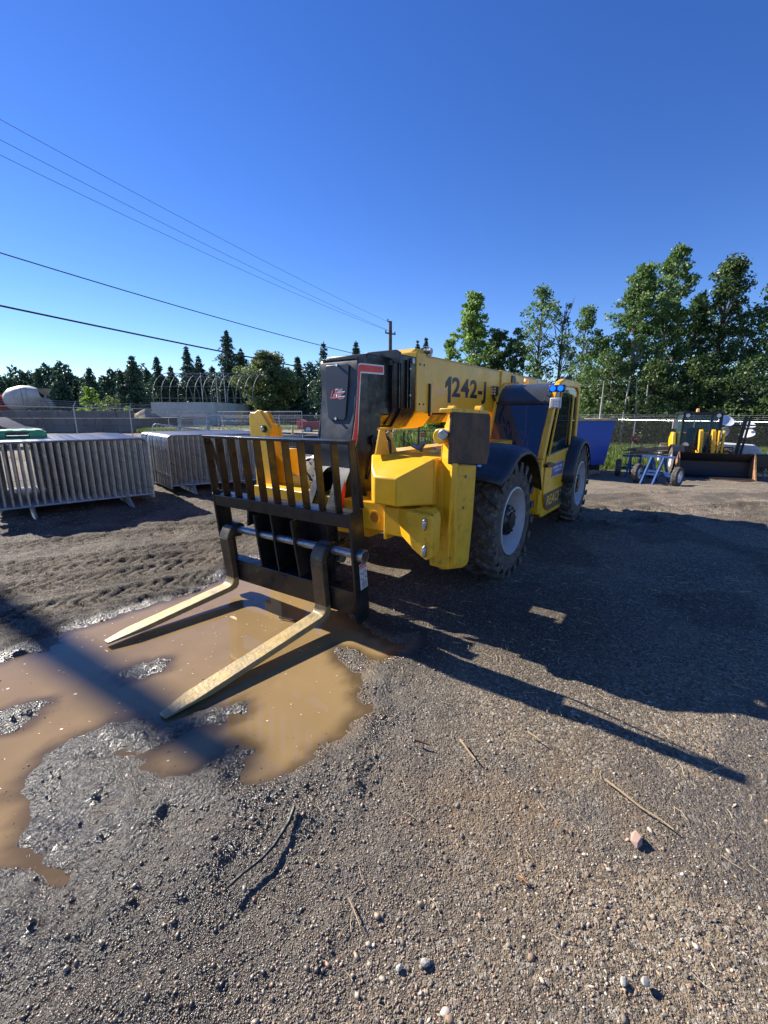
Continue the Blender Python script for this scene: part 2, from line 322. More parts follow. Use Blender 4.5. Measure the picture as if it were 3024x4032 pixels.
ang = np.concatenate([np.arange(-180, -64, 2.5), np.arange(-64, 64, .33), np.arange(64, 180, 2.5)])
ang = np.radians(ang)
rad = [.3]
while rad[-1] < 22: rad.append(rad[-1]*1.0062)
while rad[-1] < 1500: rad.append(rad[-1]*1.05)
rad = np.array(rad); na, nr = len(ang), len(rad)
AA, RR = np.meshgrid(ang, rad); gx = (RR*np.sin(AA)).ravel(); gy = (RR*np.cos(AA)).ravel()
gpd = puddist(gx, gy); gz = ground_z(gx, gy, gpd)
idx = np.arange(na*nr).reshape(nr, na); nx = np.roll(idx, -1, axis=1)
fq = np.stack([idx[:-1].ravel(), nx[:-1].ravel(), nx[1:].ravel(), idx[1:].ravel()], 1)
cidx = na*nr; gv = np.stack([gx, gy, gz], 1)
def ground_material():
    m = bpy.data.materials.new('wet_gravel_and_mud'); m.use_nodes = True; n = m.node_tree.nodes; l = m.node_tree.links; b = n['Principled BSDF']
    def N(t, **k):
        o = n.new(t)
        for a, v in k.items(): setattr(o, a, v)
        return o
    geo = N('ShaderNodeNewGeometry'); wet = N('ShaderNodeAttribute', attribute_name='wet'); gr = N('ShaderNodeAttribute', attribute_name='grassy')
    tan = N('ShaderNodeAttribute', attribute_name='silt'); glo = N('ShaderNodeAttribute', attribute_name='gloss')
    def noise(s, d=6, r=.6):
        o = N('ShaderNodeTexNoise'); o.inputs['Scale'].default_value = s; o.inputs['Detail'].default_value = d; o.inputs['Roughness'].default_value = r
        l.new(geo.outputs['Position'], o.inputs['Vector']); return o.outputs['Fac']
    def mix(f, a, c):
        o = N('ShaderNodeMix', data_type='RGBA')
        if hasattr(f, 'links'): l.new(f, o.inputs[0])
        else: o.inputs[0].default_value = f
        for i, q in ((6, a), (7, c)):
            if isinstance(q, tuple): o.inputs[i].default_value = (*q, 1)
            else: l.new(q, o.inputs[i])
        return o.outputs[2]
    def rng_(f, a, c, d=0., e=1.):
        o = N('ShaderNodeMapRange'); o.inputs[1].default_value = a; o.inputs[2].default_value = c; o.inputs[3].default_value = d; o.inputs[4].default_value = e
        l.new(f, o.inputs[0]); return o.outputs[0]
    vo = N('ShaderNodeTexVoronoi'); vo.inputs['Scale'].default_value = 75; l.new(geo.outputs['Position'], vo.inputs['Vector'])
    vo2 = N('ShaderNodeTexVoronoi'); vo2.inputs['Scale'].default_value = 190; l.new(geo.outputs['Position'], vo2.inputs['Vector'])
    sep = N('ShaderNodeSeparateColor'); l.new(vo.outputs['Color'], sep.inputs[0])
    dry = mix(rng_(noise(1.3, 4), .35, .65), (.255, .195, .125), (.150, .118, .080))
    dry = mix(rng_(sep.outputs[0], .62, .95), dry, (.36, .32, .26))
    dry = mix(rng_(sep.outputs[1], .55, .95), dry, (.08, .068, .055))
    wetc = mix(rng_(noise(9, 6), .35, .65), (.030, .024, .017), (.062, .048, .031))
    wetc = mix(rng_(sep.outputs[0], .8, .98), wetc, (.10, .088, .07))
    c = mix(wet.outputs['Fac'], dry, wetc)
    c = mix(tan.outputs['Fac'], c, (.20, .125, .058))
    gcol = mix(rng_(noise(2.2, 8), .35, .65), (.055, .10, .02), (.12, .15, .04))
    c = mix(gr.outputs['Fac'], c, gcol)
    l.new(c, b.inputs['Base Color'])
    ro = N('ShaderNodeMapRange'); l.new(glo.outputs['Fac'], ro.inputs[0]); ro.inputs[3].default_value = .9; ro.inputs[4].default_value = .24
    nn = N('ShaderNodeMath', operation='ADD'); l.new(ro.outputs[0], nn.inputs[0]); l.new(rng_(noise(45, 4), .3, .7, -.16, .16), nn.inputs[1])
    sl = N('ShaderNodeMapRange'); l.new(glo.outputs['Fac'], sl.inputs[0]); sl.inputs[3].default_value = .4; sl.inputs[4].default_value = 1.0; l.new(sl.outputs[0], b.inputs['Specular IOR Level'])
    l.new(nn.outputs[0], b.inputs['Roughness'])
    hs = N('ShaderNodeMath', operation='ADD'); l.new(vo.outputs['Distance'], hs.inputs[0]); l.new(noise(160, 4), hs.inputs[1])
    h2 = N('ShaderNodeMath', operation='MULTIPLY_ADD'); l.new(vo2.outputs['Distance'], h2.inputs[0]); h2.inputs[1].default_value = .5; l.new(hs.outputs[0], h2.inputs[2])
    bu = N('ShaderNodeBump'); bu.inputs['Strength'].default_value = 1.0; bu.inputs['Distance'].default_value = .008; bu.invert = True
    l.new(h2.outputs[0], bu.inputs['Height']); l.new(bu.outputs[0], b.inputs['Normal'])
    return m
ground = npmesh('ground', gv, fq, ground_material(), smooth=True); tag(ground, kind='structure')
lo = 1-sst(-.1, .9, gx)
wetv = np.maximum(sst(-.55, -.03, gpd+.25*fbm(gx, gy, .5, 3, 60)), np.maximum(.95*sst(.9, -.6, gx+.5*(gy-2.2)*0+.5*fbm(gx, gy, .8, 3, 61))*(gy < 2.6)*1.0, 0))
wetv = np.maximum(wetv, .55*sst(.45, .6, fbm(gx, gy, .7, 4, 70)+.5)*(gy < 9))
glossv = wetv.copy(); mudl = sst(.5, -.6, gx-.12*(gy-2.3))*sst(2.2, 2.8, gy)*(1-sst(9, 15, gy)); wetv = np.maximum(wetv, mudl*(.72+.5*fbm(gx, gy, .4, 3, 65))); glossv = np.maximum(glossv, mudl*sst(.0, .35, fbm(gx, gy, .3, 3, 66))*.4)
wetv = np.clip(wetv, 0, 1); glossv = glossv*(1-.9*sst(2.2, 2.8, gy)*(1-sst(-.10, -.01, gpd)))
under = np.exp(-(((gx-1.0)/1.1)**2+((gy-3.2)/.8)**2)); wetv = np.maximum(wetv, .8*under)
wetv = np.clip(wetv*(1-sst(14, 22, gy)), 0, 1)
tt = np.where(gy > .5, gx/np.maximum(gy, .5), 0)
gr1 = sst(17.0, 19.5, gy+3*fbm(gx, gy, 2.5, 3, 80))*sst(.05, .15, tt)
gr2 = sst(38, 40, gy+4*fbm(gx, gy, 6, 3, 81))*(1-sst(-.1, 0, tt))
grv = np.clip(np.maximum(gr1, gr2)+(gy < -15)*.0, 0, 1)
siltv = .55*np.exp(-(((gx-.55)/.55)**2+((gy-1.55)/.28)**2))*sst(-.25, .25, fbm(gx, gy, .22, 4, 90)+.12)+.75*sst(-.10, .0, gpd+.04*fbm(gx, gy, .1, 3, 91))*sst(-.6, .2, gx)
glossv = np.clip(glossv*(1-.25*sst(-.2, .3, fbm(gx, gy, .15, 3, 67)))*(1-sst(14, 22, gy)), 0, 1)
for nm, arr in (('gloss', glossv), ('wet', wetv), ('grassy', grv), ('silt', np.clip(siltv, 0, .9))):
    at_ = ground.data.attributes.new(nm, 'FLOAT', 'POINT'); at_.data.foreach_set('value', arr.astype(np.float32))

# ---------------- puddle water ----------------
def water_material():
    m = bpy.data.materials.new('muddy_water'); m.use_nodes = True; n = m.node_tree.nodes; l = m.node_tree.links; b = n['Principled BSDF']
    geo = n.new('ShaderNodeNewGeometry'); no = n.new('ShaderNodeTexNoise'); no.inputs['Scale'].default_value = 1.6; no.inputs['Detail'].default_value = 5
    l.new(geo.outputs['Position'], no.inputs['Vector']); mx = n.new('ShaderNodeMix'); mx.data_type = 'RGBA'
    mx.inputs[6].default_value = (.225, .150, .070, 1); mx.inputs[7].default_value = (.275, .185, .088, 1)
    rp = n.new('ShaderNodeMapRange'); rp.inputs[1].default_value = .38; rp.inputs[2].default_value = .62; l.new(no.outputs['Fac'], rp.inputs[0])
    l.new(rp.outputs[0], mx.inputs[0])
    def blend(attr, src, colr):
        at2 = n.new('ShaderNodeAttribute'); at2.attribute_name = attr; q = n.new('ShaderNodeMix'); q.data_type = 'RGBA'
        l.new(at2.outputs['Fac'], q.inputs[0]); l.new(src, q.inputs[6]); q.inputs[7].default_value = (*colr, 1); return q.outputs[2]
    c = blend('ochre', mx.outputs[2], (.285, .195, .088)); c = blend('shallow', c, (.10, .068, .036)); l.new(c, b.inputs['Base Color'])
    b.inputs['Roughness'].default_value = .012; b.inputs['IOR'].default_value = 1.4
    n2 = n.new('ShaderNodeTexNoise'); n2.inputs['Scale'].default_value = 7; n2.inputs['Detail'].default_value = 2; l.new(geo.outputs['Position'], n2.inputs['Vector'])
    bu = n.new('ShaderNodeBump'); bu.inputs['Strength'].default_value = .05; bu.inputs['Distance'].default_value = .004
    l.new(n2.outputs['Fac'], bu.inputs['Height']); l.new(bu.outputs[0], b.inputs['Normal'])
    return m
X_, Y_ = np.meshgrid(np.arange(-8, 2.6, .03), np.arange(.2, 6.2, .03)); nyy, nxx = X_.shape
wd = sdist(PUD, X_.ravel(), Y_.ravel()); wi = np.arange(nyy*nxx).reshape(nyy, nxx)
wf = np.stack([wi[:-1, :-1].ravel(), wi[:-1, 1:].ravel(), wi[1:, 1:].ravel(), wi[1:, :-1].ravel()], 1)
wf = wf[(wd[wf] > -.2).any(1)]; used, inv = np.unique(wf, return_inverse=True)
wv = np.stack([X_.ravel()[used], Y_.ravel()[used], np.full(len(used), WATER)], 1)
wz_ = ground_z(wv[:, 0], wv[:, 1]); shal = sst(WATER-.045, WATER+.002, wz_+.012*fbm(wv[:, 0], wv[:, 1], .09, 3, 95))
water = npmesh('puddle_water', wv, inv.reshape(-1, 4), water_material(), smooth=True); tag(water, kind='structure')
a_ = water.data.attributes.new('shallow', 'FLOAT', 'POINT'); a_.data.foreach_set('value', shal.astype(np.float32))
a_ = water.data.attributes.new('ochre', 'FLOAT', 'POINT'); a_.data.foreach_set('value', sst(-1.2, .2, wv[:, 0]+.5*(wv[:, 1]-2.4)+.3*fbm(wv[:, 0], wv[:, 1], .6, 3, 96)).astype(np.float32))

# ---------------- loose gravel ----------------
def stone_material():
    m = bpy.data.materials.new('gravel_stones'); m.use_nodes = True; n = m.node_tree.nodes; l = m.node_tree.links; b = n['Principled BSDF']
    a = n.new('ShaderNodeAttribute'); a.attribute_name = 'tone'; l.new(a.outputs['Color'], b.inputs['Base Color'])
    w = n.new('ShaderNodeAttribute'); w.attribute_name = 'damp'; r = n.new('ShaderNodeMapRange'); r.inputs[3].default_value = .85; r.inputs[4].default_value = .2; b.inputs['Specular IOR Level'].default_value = .8
    l.new(w.outputs['Fac'], r.inputs[0]); l.new(r.outputs[0], b.inputs['Roughness']); return m
def icos():
    t = (1+5**.5)/2; v = np.array([(-1, t, 0), (1, t, 0), (-1, -t, 0), (1, -t, 0), (0, -1, t), (0, 1, t), (0, -1, -t), (0, 1, -t), (t, 0, -1), (t, 0, 1), (-t, 0, -1), (-t, 0, 1)], float)
    f = np.array([(0, 11, 5), (0, 5, 1), (0, 1, 7), (0, 7, 10), (0, 10, 11), (1, 5, 9), (5, 11, 4), (11, 10, 2), (10, 7, 6), (7, 1, 8), (3, 9, 4), (3, 4, 2), (3, 2, 6), (3, 6, 8), (3, 8, 9), (4, 9, 5), (2, 4, 11), (6, 2, 10), (8, 6, 7), (9, 8, 1)])
    return v/np.linalg.norm(v[0]), f
def scatter(name, x, y, size, keepwater, label):
    iv, jf = icos(); n = len(x); z = ground_z(x, y)
    ok = (z > WATER-.004) | (rng.random(n) < keepwater*(1+9*(z > WATER-.03))); x, y, z, size = x[ok], y[ok], z[ok], size[ok]; n = len(x)
    z = np.where(z < WATER-.004, WATER-size*.2, z)
    sc3 = size[:, None]*np.stack([rng.uniform(.7, 1.5, n), rng.uniform(.45, 1.05, n), rng.uniform(.3, .75, n)], 1)
    V = iv[None]*(1+rng.uniform(-.42, .42, (n, 12, 1)))*sc3[:, None]
    a = rng.uniform(0, 6.283, n); ca, sa = np.cos(a)[:, None], np.sin(a)[:, None]; tl = rng.normal(0, .3, n)[:, None]
    X = V[..., 0]*ca-V[..., 1]*sa; Y = V[..., 0]*sa+V[..., 1]*ca; Z = V[..., 2]+X*tl
    V = np.stack([X+x[:, None], Y+y[:, None], Z+(z+size*.22)[:, None]], 2).reshape(-1, 3)
    Fc = (jf[None]+12*np.arange(n)[:, None, None]).reshape(-1, 3)
    o = npmesh(name, V, Fc, stone_material())
    pal = np.array([(.23, .185, .135), (.30, .25, .19), (.155, .13, .105), (.42, .37, .30), (.10, .092, .082), (.20, .14, .095), (.36, .23, .17), (.17, .175, .16)])
    pi = rng.choice(8, n, p=[.18, .15, .2, .10, .20, .08, .04, .05]); colr = pal[pi]*rng.uniform(.8, 1.4, (n, 1))
    big = (rng.random(n) < .02); colr[big] = (.58, .54, .48)
    pdn = puddist(x, y); dm = np.clip(np.maximum(sst(-.5, -.02, pdn), .7*sst(.9, -.6, x+.4*fbm(x, y, .8, 3, 61))*(y < 2.6)), 0, 1)
    colr = colr*(1-.66*dm[:, None])*np.array([1.08, 1.0, .9])
    ca4 = np.concatenate([np.repeat(colr, 12, 0), np.ones((n*12, 1))], 1).astype(np.float32)
    at1 = o.data.attributes.new('tone', 'FLOAT_COLOR', 'POINT'); at1.data.foreach_set('color', ca4.ravel())
    at2 = o.data.attributes.new('damp', 'FLOAT', 'POINT'); at2.data.foreach_set('value', np.repeat(dm, 12).astype(np.float32))
    tag(o, label, 'gravel', kind='stuff'); return o
NS = 230000
u_ = rng.random(NS); rr = (.62**(-.8)+u_*(10.0**(-.8)-.62**(-.8)))**(-1/.8); aa = rng.uniform(R(-56), R(56), NS)
sx_, sy_ = rr*np.sin(aa), rr*np.cos(aa)
dens = fbm(sx_, sy_, .5, 3, 100)+.5; keep = rng.random(NS) < np.clip(.35+1.0*dens, 0, 1)
sx_, sy_, rr = sx_[keep], sy_[keep], rr[keep]
sz = np.minimum(np.exp(rng.normal(math.log(.0017), .5, len(rr))), .019); clus = np.clip(fbm(sx_, sy_, .35, 3, 120)+.35, 0, 1)**2; edge_ = np.exp(-((puddist(sx_, sy_)+.16)/.14)**2)*sst(-.9, -.2, sx_); big_ = rng.random(len(rr)) < .05*clus+.004+.14*edge_; sz[big_] = .0032+.0075*rng.random(big_.sum())**2.2; sz = np.maximum(sz, rr*.0009)
scatter('gravel', sx_, sy_, sz, .012, 'loose gravel stones lying over the muddy yard')

# straw and root fibres
n = 420; r_ = rng.uniform(.8, 5.5, n)**1.0; a_ = rng.uniform(R(-18), R(50), n); b = MB()
for r0, a0 in zip(r_, a_):
    x, y = r0*math.sin(a0), r0*math.cos(a0); z = hz(x, y)+.012; L = random.uniform(.006, .028)*(1+.2*r0); an = random.uniform(0, 6.28); w = .0007*(1+.35*r0)
    dx, dy = L*math.cos(an), L*math.sin(an); b.tube([(x, y, z), (x+dx, y+dy, z+random.uniform(-.003, .006)), (x+1.9*dx-dy*.3, y+1.9*dy+dx*.3, z)], w, 4)
o = b.build('straw_fibres', mat('straw', (.50, .40, .24), .8, var=.3, vs=40), None); tag(o, 'scattered bits of straw and root fibre on the gravel', 'straw', kind='stuff')
# ================= TELEHANDLER =================
TA = R(35.7); T_LOC = Vector((0.235, 4.823, 0))
T_RZ = math.atan2(-math.cos(TA), -math.sin(TA)); TM = Matrix.Translation(T_LOC) @ Matrix.Rotation(T_RZ, 4, 'Z')
TMI = TM.inverted()
def LP(u, v, ax, val):        # point of the machine-frame plane [ax]=val on a sight line
    r = TMI.to_3x3() @ ray(u, v); c = TMI @ Vector((0, 0, CAM_H)); t = (val-c[ax])/r[ax]; return c+r*t
def zc(ox, oy, s): return lambda x, y: (ox+x*s, oy+y*s)
zA = zc(700, 1300, 900/1659); zD = zc(1250, 1350, 400/1659); zR = zc(1400, 1600, 550/1659); zCB = zc(1900, 1450, 500/1382)
zT = zc(1650, 1350, 650/1659); zO = zc(950, 1580, 400/1659); zU = zc(1480, 1640, 280/1659); zS = zc(2120, 1720, 180/1244)
def poly(z_, pts, ax, val):
    o = []
    for p in pts:
        q = LP(*(z_(*p) if z_ else p), ax, val); o.append((q[1], q[2]) if ax == 0 else ((q[0], q[2]) if ax == 1 else (q[0], q[1])))
    return o
def plate(z_, pts, ax, val, th, name, m, parent, bevel=.006):
    b = MB(); b.prism(poly(z_, pts, ax, val), ax, val-th, val); return b.build(name, m, parent, bevel=bevel)
tele = thing('telehandler', T_LOC, T_RZ, 'yellow telehandler with black boom head and pallet forks over the muddy puddle', 'telehandler')

# --- chassis ---
b = MB()
b.box(-3.7, 1.0, -.42, .26, .50, .93); b.box(-1.9, .55, .26, .90, .58, .90); b.box(-2.0, -.7, .26, 1.0, .45, .85)
chas = b.build('chassis', yel, tele, bevel=.01)
b = MB()    # hood with sloped nose
top = [(1.27, .50), (1.42, .61), (1.50, .695), (1.50, .90), (1.27, 1.085), (.80, 1.06), (.62, .74), (-1.35, .74), (-1.35, .45)]
zt = lambda x: 1.305-.59*max(0, x-1.27)
n_ = len(top); vs = [(x, y, zt(x)) for x, y in top]+[(x, y, .96 if x > 1 else .90) for x, y in top]
fs = [(0, 4, 5, 6, 7, 8), (0, 1, 2, 3, 4)]+[(i, n_+i, n_+(i+1) % n_, (i+1) % n_) for i in range(n_)]+[tuple(range(n_, 2*n_))[::-1]]
b.add(vs, fs); hood = b.build('hood', yel, tele, bevel=.012, seg=3)
b = MB()
for x, y in ((.8, .98), (.2, .62), (.4, .6), (.5, .66), (.9, .9)): b.cyl((x, y, 1.304), (x, y, 1.32), .014, 8)
build_each(b, 'bolt', steel, hood)
b = MB(); b.box(-.45, .15, .60, .73, 1.306, 1.332); b.prism([(.15, 1.332), (-.40, 1.332), (-.25, 1.54), (-.13, 1.60)], 1, .65, .69); b.build('hinge_bracket', yel, hood, bevel=.006)
b = MB(); b.prism([(-.48, .95), (-.35, .95), (-.35, 1.23), (-.52, 1.23)], 1, .5, .55)
# deck fins with hoses
fins = []
for (pts, yv) in (([(112, 310), (215, 310), (330, 890), (10, 900)], .60), ([(330, 320), (345, 320), (515, 880), (300, 890)], .50)):
    b = MB(); pp = poly(zU, pts, 1, yv); b.prism(pp, 1, yv-.02, yv); fins.append(b.build('boom_rest_plate', yel, hood, bevel=.004))
b = MB(); p0 = LP(*zU(215, 308), 0, LP(*zU(165, 305), 1, .59).x-.05); b.bar((LP(*zU(115, 305), 1, .59).x, .59, p0.z+.005), (LP(*zU(325, 305), 1, .50).x, .50, p0.z+.005), .06, .02); b.build('top_strap', yel, hood)
b = MB()
for dy in (0, .045): b.tube([LP(*zU(190, 380), 1, .56-dy), LP(*zU(240, 460), 1, .56-dy), LP(*zU(320, 560), 1, .56-dy), LP(*zU(335, 720), 1, .56-dy), LP(*zU(330, 890), 1, .56-dy)], .014, 8)
build_each(b, 'hydraulic_hose', plas, hood)
b = MB()
p0 = LP(*zU(1000, 770), 1, .75); b.tube([p0, p0+Vector((.0, .05, .06))], .022, 10); b.tube([p0+Vector((-.06, .0, -.01)), p0+Vector((-.06, -.10, .03))], .018, 10)
b.build('hose_fitting', steel, hood)
# engine cover on the far side
b = MB(); b.prism([(-.9, .5), (-3.2, .5), (-3.3, .95), (-3.0, 1.12), (-1.0, 1.12), (-.85, 1.0)], 1, -1.08, -.44); b.build('engine_cover', yel, tele, bevel=.03, seg=3)
b = MB(); b.prism([(-3.2, .55), (-3.95, .6), (-4.0, 1.3), (-3.75, 1.45), (-3.2, 1.45)], 1, -.9, .9); b.build('counterweight', yel, tele, bevel=.03, seg=3)

# --- front cross beam and outriggers ---
b = MB(); b.box(1.14, 1.335, -.95, .70, .70, .925)
cb = b.build('cross_beam', yel, tele, bevel=.008)
b = MB(); cx = LP(*zR(220, 1320), 0, 1.34); b.lathe([(1.336, .058), (1.343, .058), (1.343, .044), (1.325, .042)], (0, cx.y, cx.z), axis=0, n=24); b.build('port_ring', yeld, cb)
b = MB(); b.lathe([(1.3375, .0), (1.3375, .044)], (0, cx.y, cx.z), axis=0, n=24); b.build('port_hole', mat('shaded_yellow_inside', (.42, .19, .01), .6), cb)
b = MB(); b.box(1.27, 1.375, .695, .722, .65, .955); b.build('flange', yel, cb, bevel=.004)
b = MB()
q = [LP(*zR(*p), 0, x) for p, x in (((405, 1165), 1.34), ((585, 1230), 1.47), ((665, 1675), 1.47), ((545, 1540), 1.42), ((395, 1470), 1.34))]
q2 = [Vector((v.x-.14, v.y+.10, v.z)) for v in q]
b.add([tuple(v) for v in q+q2], [(0, 1, 2, 3, 4), (9, 8, 7, 6, 5)]+[(i, (i+1) % 5, 5+(i+1) % 5, 5+i) for i in range(5)])
b.box(1.17, 1.42, .73, .97, .71, .93); b.build('beam_box', yel, cb, bevel=.006)
b = MB(); pp = poly(zR, [(578, 1232), (820, 1280), (895, 1310), (915, 1370), (905, 1760), (880, 1815), (830, 1830), (770, 1780), (660, 1680)], 0, 1.47)
b.prism(pp, 0, 1.425, 1.472); bp_ = b.build('beam_end_plate', yeld, cb, bevel=.008)
b = MB(); pp = poly(zR, [(720, 1215), (880, 1225), (930, 1280), (940, 1370), (925, 1700), (905, 1790), (890, 1800), (880, 1350), (850, 1290), (720, 1262)], 0, 1.42); b.prism(pp, 0, 1.33, 1.418); b.build('plate_edge', yeld, cb)
b = MB()
for p in ((830, 1390), (825, 1710)):
    c = LP(*zR(*p), 0, 1.472); b.tube([c+Vector((0, 0, .03)), c+Vector((.012, 0, .02)), c+Vector((.014, 0, -.035)), c+Vector((0, 0, -.045))], [.011, .017, .017, .011], 10); b.cyl(c, c+Vector((.03, 0, .01)), .013, 6)
build_each(b, 'bolt', steel, cb, per=2)

outr = MB(); pp = poly(zR, [(1130, 30), (1150, 18), (1175, 45), (1180, 1920), (1100, 1935), (1050, 1940), (1000, 1930), (880, 1835), (870, 1300), (720, 1240), (705, 1140), (810, 1080), (965, 985), (985, 940), (1005, 700), (1025, 400), (1060, 230)], 0, 1.20)
outr.prism(pp, 0, 1.155, 1.20); outr = outr.build('outrigger', yeld, tele, bevel=.006); outr['label'] = 'folded yellow outrigger with rusty foot pad, on the cab side'
def bx3(b, P):  # 8 corner hexahedron
    b.add(P, [(0, 3, 2, 1), (4, 5, 6, 7), (0, 1, 5, 4), (1, 2, 6, 5), (2, 3, 7, 6), (3, 0, 4, 7)])
YO = 1.20
b = MB(); pp = poly(zR, [(1150, 690), (1440, 700), (1395, 1330), (1345, 1840), (1320, 1890), (1270, 1920), (1100, 1940), (1125, 1400)], 1, YO)
b.prism(pp, 1, 1.03, YO); leg = b.build('leg', yeld, outr, bevel=.012, seg=3)
b = MB(); pp = poly(zR, [(1200, 820), (1400, 830), (1380, 1225), (1178, 1220)], 1, YO+.008); b.prism(pp, 1, YO+.001, YO+.009); b.build('access_cover', yeld, leg, bevel=.002)
b = MB()
for p in ((1305, 835), (1275, 1203)): c = LP(*zR(*p), 1, YO+.01); b.cyl(c, c+Vector((0, .012, 0)), .012, 8)
build_each(b, 'bolt', steel, leg)
b = MB(); pp = poly(zR, [(1160, 62), (1590, 88), (1608, 130), (1590, 560), (1560, 690), (1130, 690), (1140, 400)], 1, YO+.035); b.prism(pp, 1, YO+.008, YO+.035)
pad = b.build('foot_pad', rustm, outr, bevel=.008, seg=2)
b = MB(); c = LP(*zR(1158, 40), 0, 1.03); 
e0 = pp[-2]; e1 = pp[0]
b.bar((pp[0][0]+.005, YO-.02, pp[0][1]+.008), (pp[1][0], YO-.02, pp[1][1]+.008), .10, .03); b.build('pad_rim', yeld, outr, bevel=.006)
b = MB(); c = LP(*zR(1470, 45), 1, YO-.05); b.tube([c+Vector((0, -.03, 0)), c+Vector((0, .02, 0))], .035, 16); c = LP(*zR(1150, 40), 1, YO-.09); b.tube([c+Vector((0, -.03, 0)), c+Vector((0, .02, 0))], .03, 16); build_each(b, 'pad_pin', yel, outr)
# tapered stiffener that catches the sun
def X3(p, x): v = LP(*zR(*p), 0, x); return (v.x, v.y, v.z)
b = MB()
i_ = [X3((1060, 230), 1.204), X3((1028, 600), 1.204), X3((1020, 1230), 1.204), X3((1085, 1640), 1.204)]
o_ = [X3((1158, 60), 1.285), X3((1150, 690), 1.285), X3((1130, 1000), 1.285), X3((1085, 1642), 1.21)]
b.add(i_+o_+[(1.20, v[1], v[2]) for v in o_], [(0, 1, 5, 4), (1, 2, 6, 5), (2, 3, 7, 6), (4, 5, 9, 8), (5, 6, 10, 9), (6, 7, 11, 10), (0, 4, 8)])
b.build('stiffener', yel, outr)
b = MB(); c = LP(*zR(1075, 350), 0, 1.20); b.cyl((1.19, c.y, c.z), (1.30, c.y, c.z), .055, 24); b.build('pin_boss', yel, outr, bevel=.006)
b = MB(); c2 = LP(*zR(1040, 335), 0, 1.30); b.cyl((1.29, c2.y+.01, c2.z), (1.33, c2.y+.01, c2.z), .038, 24); b.build('pivot_pin', steel, outr, bevel=.006)

lo_ = MB(); lo_.prism(poly(zO, [(125, 230), (150, 178), (215, 185), (265, 140), (310, 160), (400, 320), (470, 440), (475, 500), (440, 590), (510, 900), (545, 1200), (580, 1600), (600, 2300), (560, 3000), (480, 3000), (420, 2300), (370, 1560), (300, 1200), (210, 820), (150, 580)], 0, 1.20), 0, 1.16, 1.20)
lo_ = lo_.build('outrigger', yel, tele, bevel=.006); lo_['label'] = 'folded yellow outrigger with round pin, on the engine side'
b = MB(); b.prism(poly(zO, [(340, 200), (370, 165), (420, 165), (455, 220), (520, 350), (590, 380), (620, 450), (640, 860), (700, 920), (800, 1180), (1000, 1270), (1160, 1330), (1160, 1520), (780, 1480), (660, 1590), (620, 2300), (600, 3000), (560, 2300), (560, 1500), (560, 1000), (500, 600)], 0, 1.08), 0, 1.04, 1.08)
b.build('rear_plate', yel, lo_, bevel=.006)
b = MB(); b.prism(poly(zO, [(690, 900), (730, 930), (820, 1230), (750, 1190)], 0, 1.10), 0, 1.082, 1.10); b.build('gusset', rustm, lo_)
b = MB(); c = LP(*zO(380, 450), 0, 1.20); b.cyl((1.16, c.y, c.z), (1.215, c.y, c.z), .036, 20); b.build('pin_collar', decblk, lo_)
b = MB(); b.cyl((1.16, c.y, c.z), (1.235, c.y, c.z), .024, 20); b.build('pivot_pin', steel, lo_, bevel=.004)
b = MB(); b.box(.7, 1.15, -1.15, -.95, .42, 1.25); b.build('leg', yel, lo_, bevel=.01)

# --- boom ---
b = MB(); BY0, BY1 = -.27, .30
prof = [(BY0, 1.64), (BY0, 2.19), (BY0+.02, 2.21), (BY1-.02, 2.21), (BY1, 2.19), (BY1, 1.64)]
b.prism(prof, 0, -4.25, .20)
b.prism([(BY0+.05, 1.66), (BY1-.05, 1.66), (BY1-.14, 1.53), (BY0+.14, 1.53)], 0, -4.2, .05)
boom = b.build('boom', yel, tele, bevel=.008, seg=2)
b = MB()    # front collar of the outer section
xc = .26
b.prism([(BY0-.02, 1.635), (BY0-.02, 2.215), (BY1+.02, 2.215), (BY1+.02, 1.635)], 0, .12, .30)
b.prism([(BY0-.005, 1.64), (BY1+.01, 1.64), (BY1-.10, 1.50), (BY1-.18, 1.475), (BY0+.18, 1.475), (BY0+.10, 1.50)], 0, -.06, .30); b.build('front_collar', yel, boom, bevel=.01)
b = MB(); b.bar((.02, BY1+.012, 1.93), (.02, BY1+.012, 1.60), .018, .025); b.build('hose_strip', decblk, boom)
b = MB(); b.prism([(-.02, 2.212), (.30, 2.212), (.20, 2.262), (.05, 2.262)], 1, .0, .25); b.build('lug', yel, boom, bevel=.006)
b = MB(); b.tube([(.02, .24, 2.25), (.02, .32, 2.25)], .03, 16); b.build('lug_pin', steel, boom)
b = MB()
for (x, z) in ((.24, 2.10), (.16, 2.10), (.24, 1.72), (.16, 1.72)): b.cyl((x, BY1+.02, z), (x, BY1+.026, z), .010, 8)
build_each(b, 'wear_pad_bolt', decblk, boom)
b = MB(); b.prism([(-1.95, 2.216), (-1.95, 1.66), (-2.42, 1.66), (-2.42, 1.9), (-2.32, 2.216)], 1, BY0-.03, BY1+.02); b.build('pivot_block', yel, boom, bevel=.01)
b = MB(); b.prism([(-2.335, 2.17), (-2.315, 1.95), (-2.62, 1.95), (-2.46, 2.17)], 1, BY1+.015, BY1+.035); b.build('side_cover', decblk, boom, bevel=.006)
b = MB(); b.prism([(-3.62, 2.208), (-3.98, 1.70), (-4.16, 1.70), (-3.80, 2.208)], 1, BY1+.001, BY1+.005); b.build('stripe', white, boom)
b = MB(); b.prism([(-4.2, 2.0), (-4.2, 1.4), (-3.5, 1.2), (-3.3, 1.2), (-3.3, 2.0)], 1, -.36, -.29); b.prism([(-4.2, 2.0), (-4.2, 1.4), (-3.5, 1.2), (-3.3, 1.2), (-3.3, 2.0)], 1, .305, .37); build_each(b, 'rear_tower', yel, boom, bevel=.01)
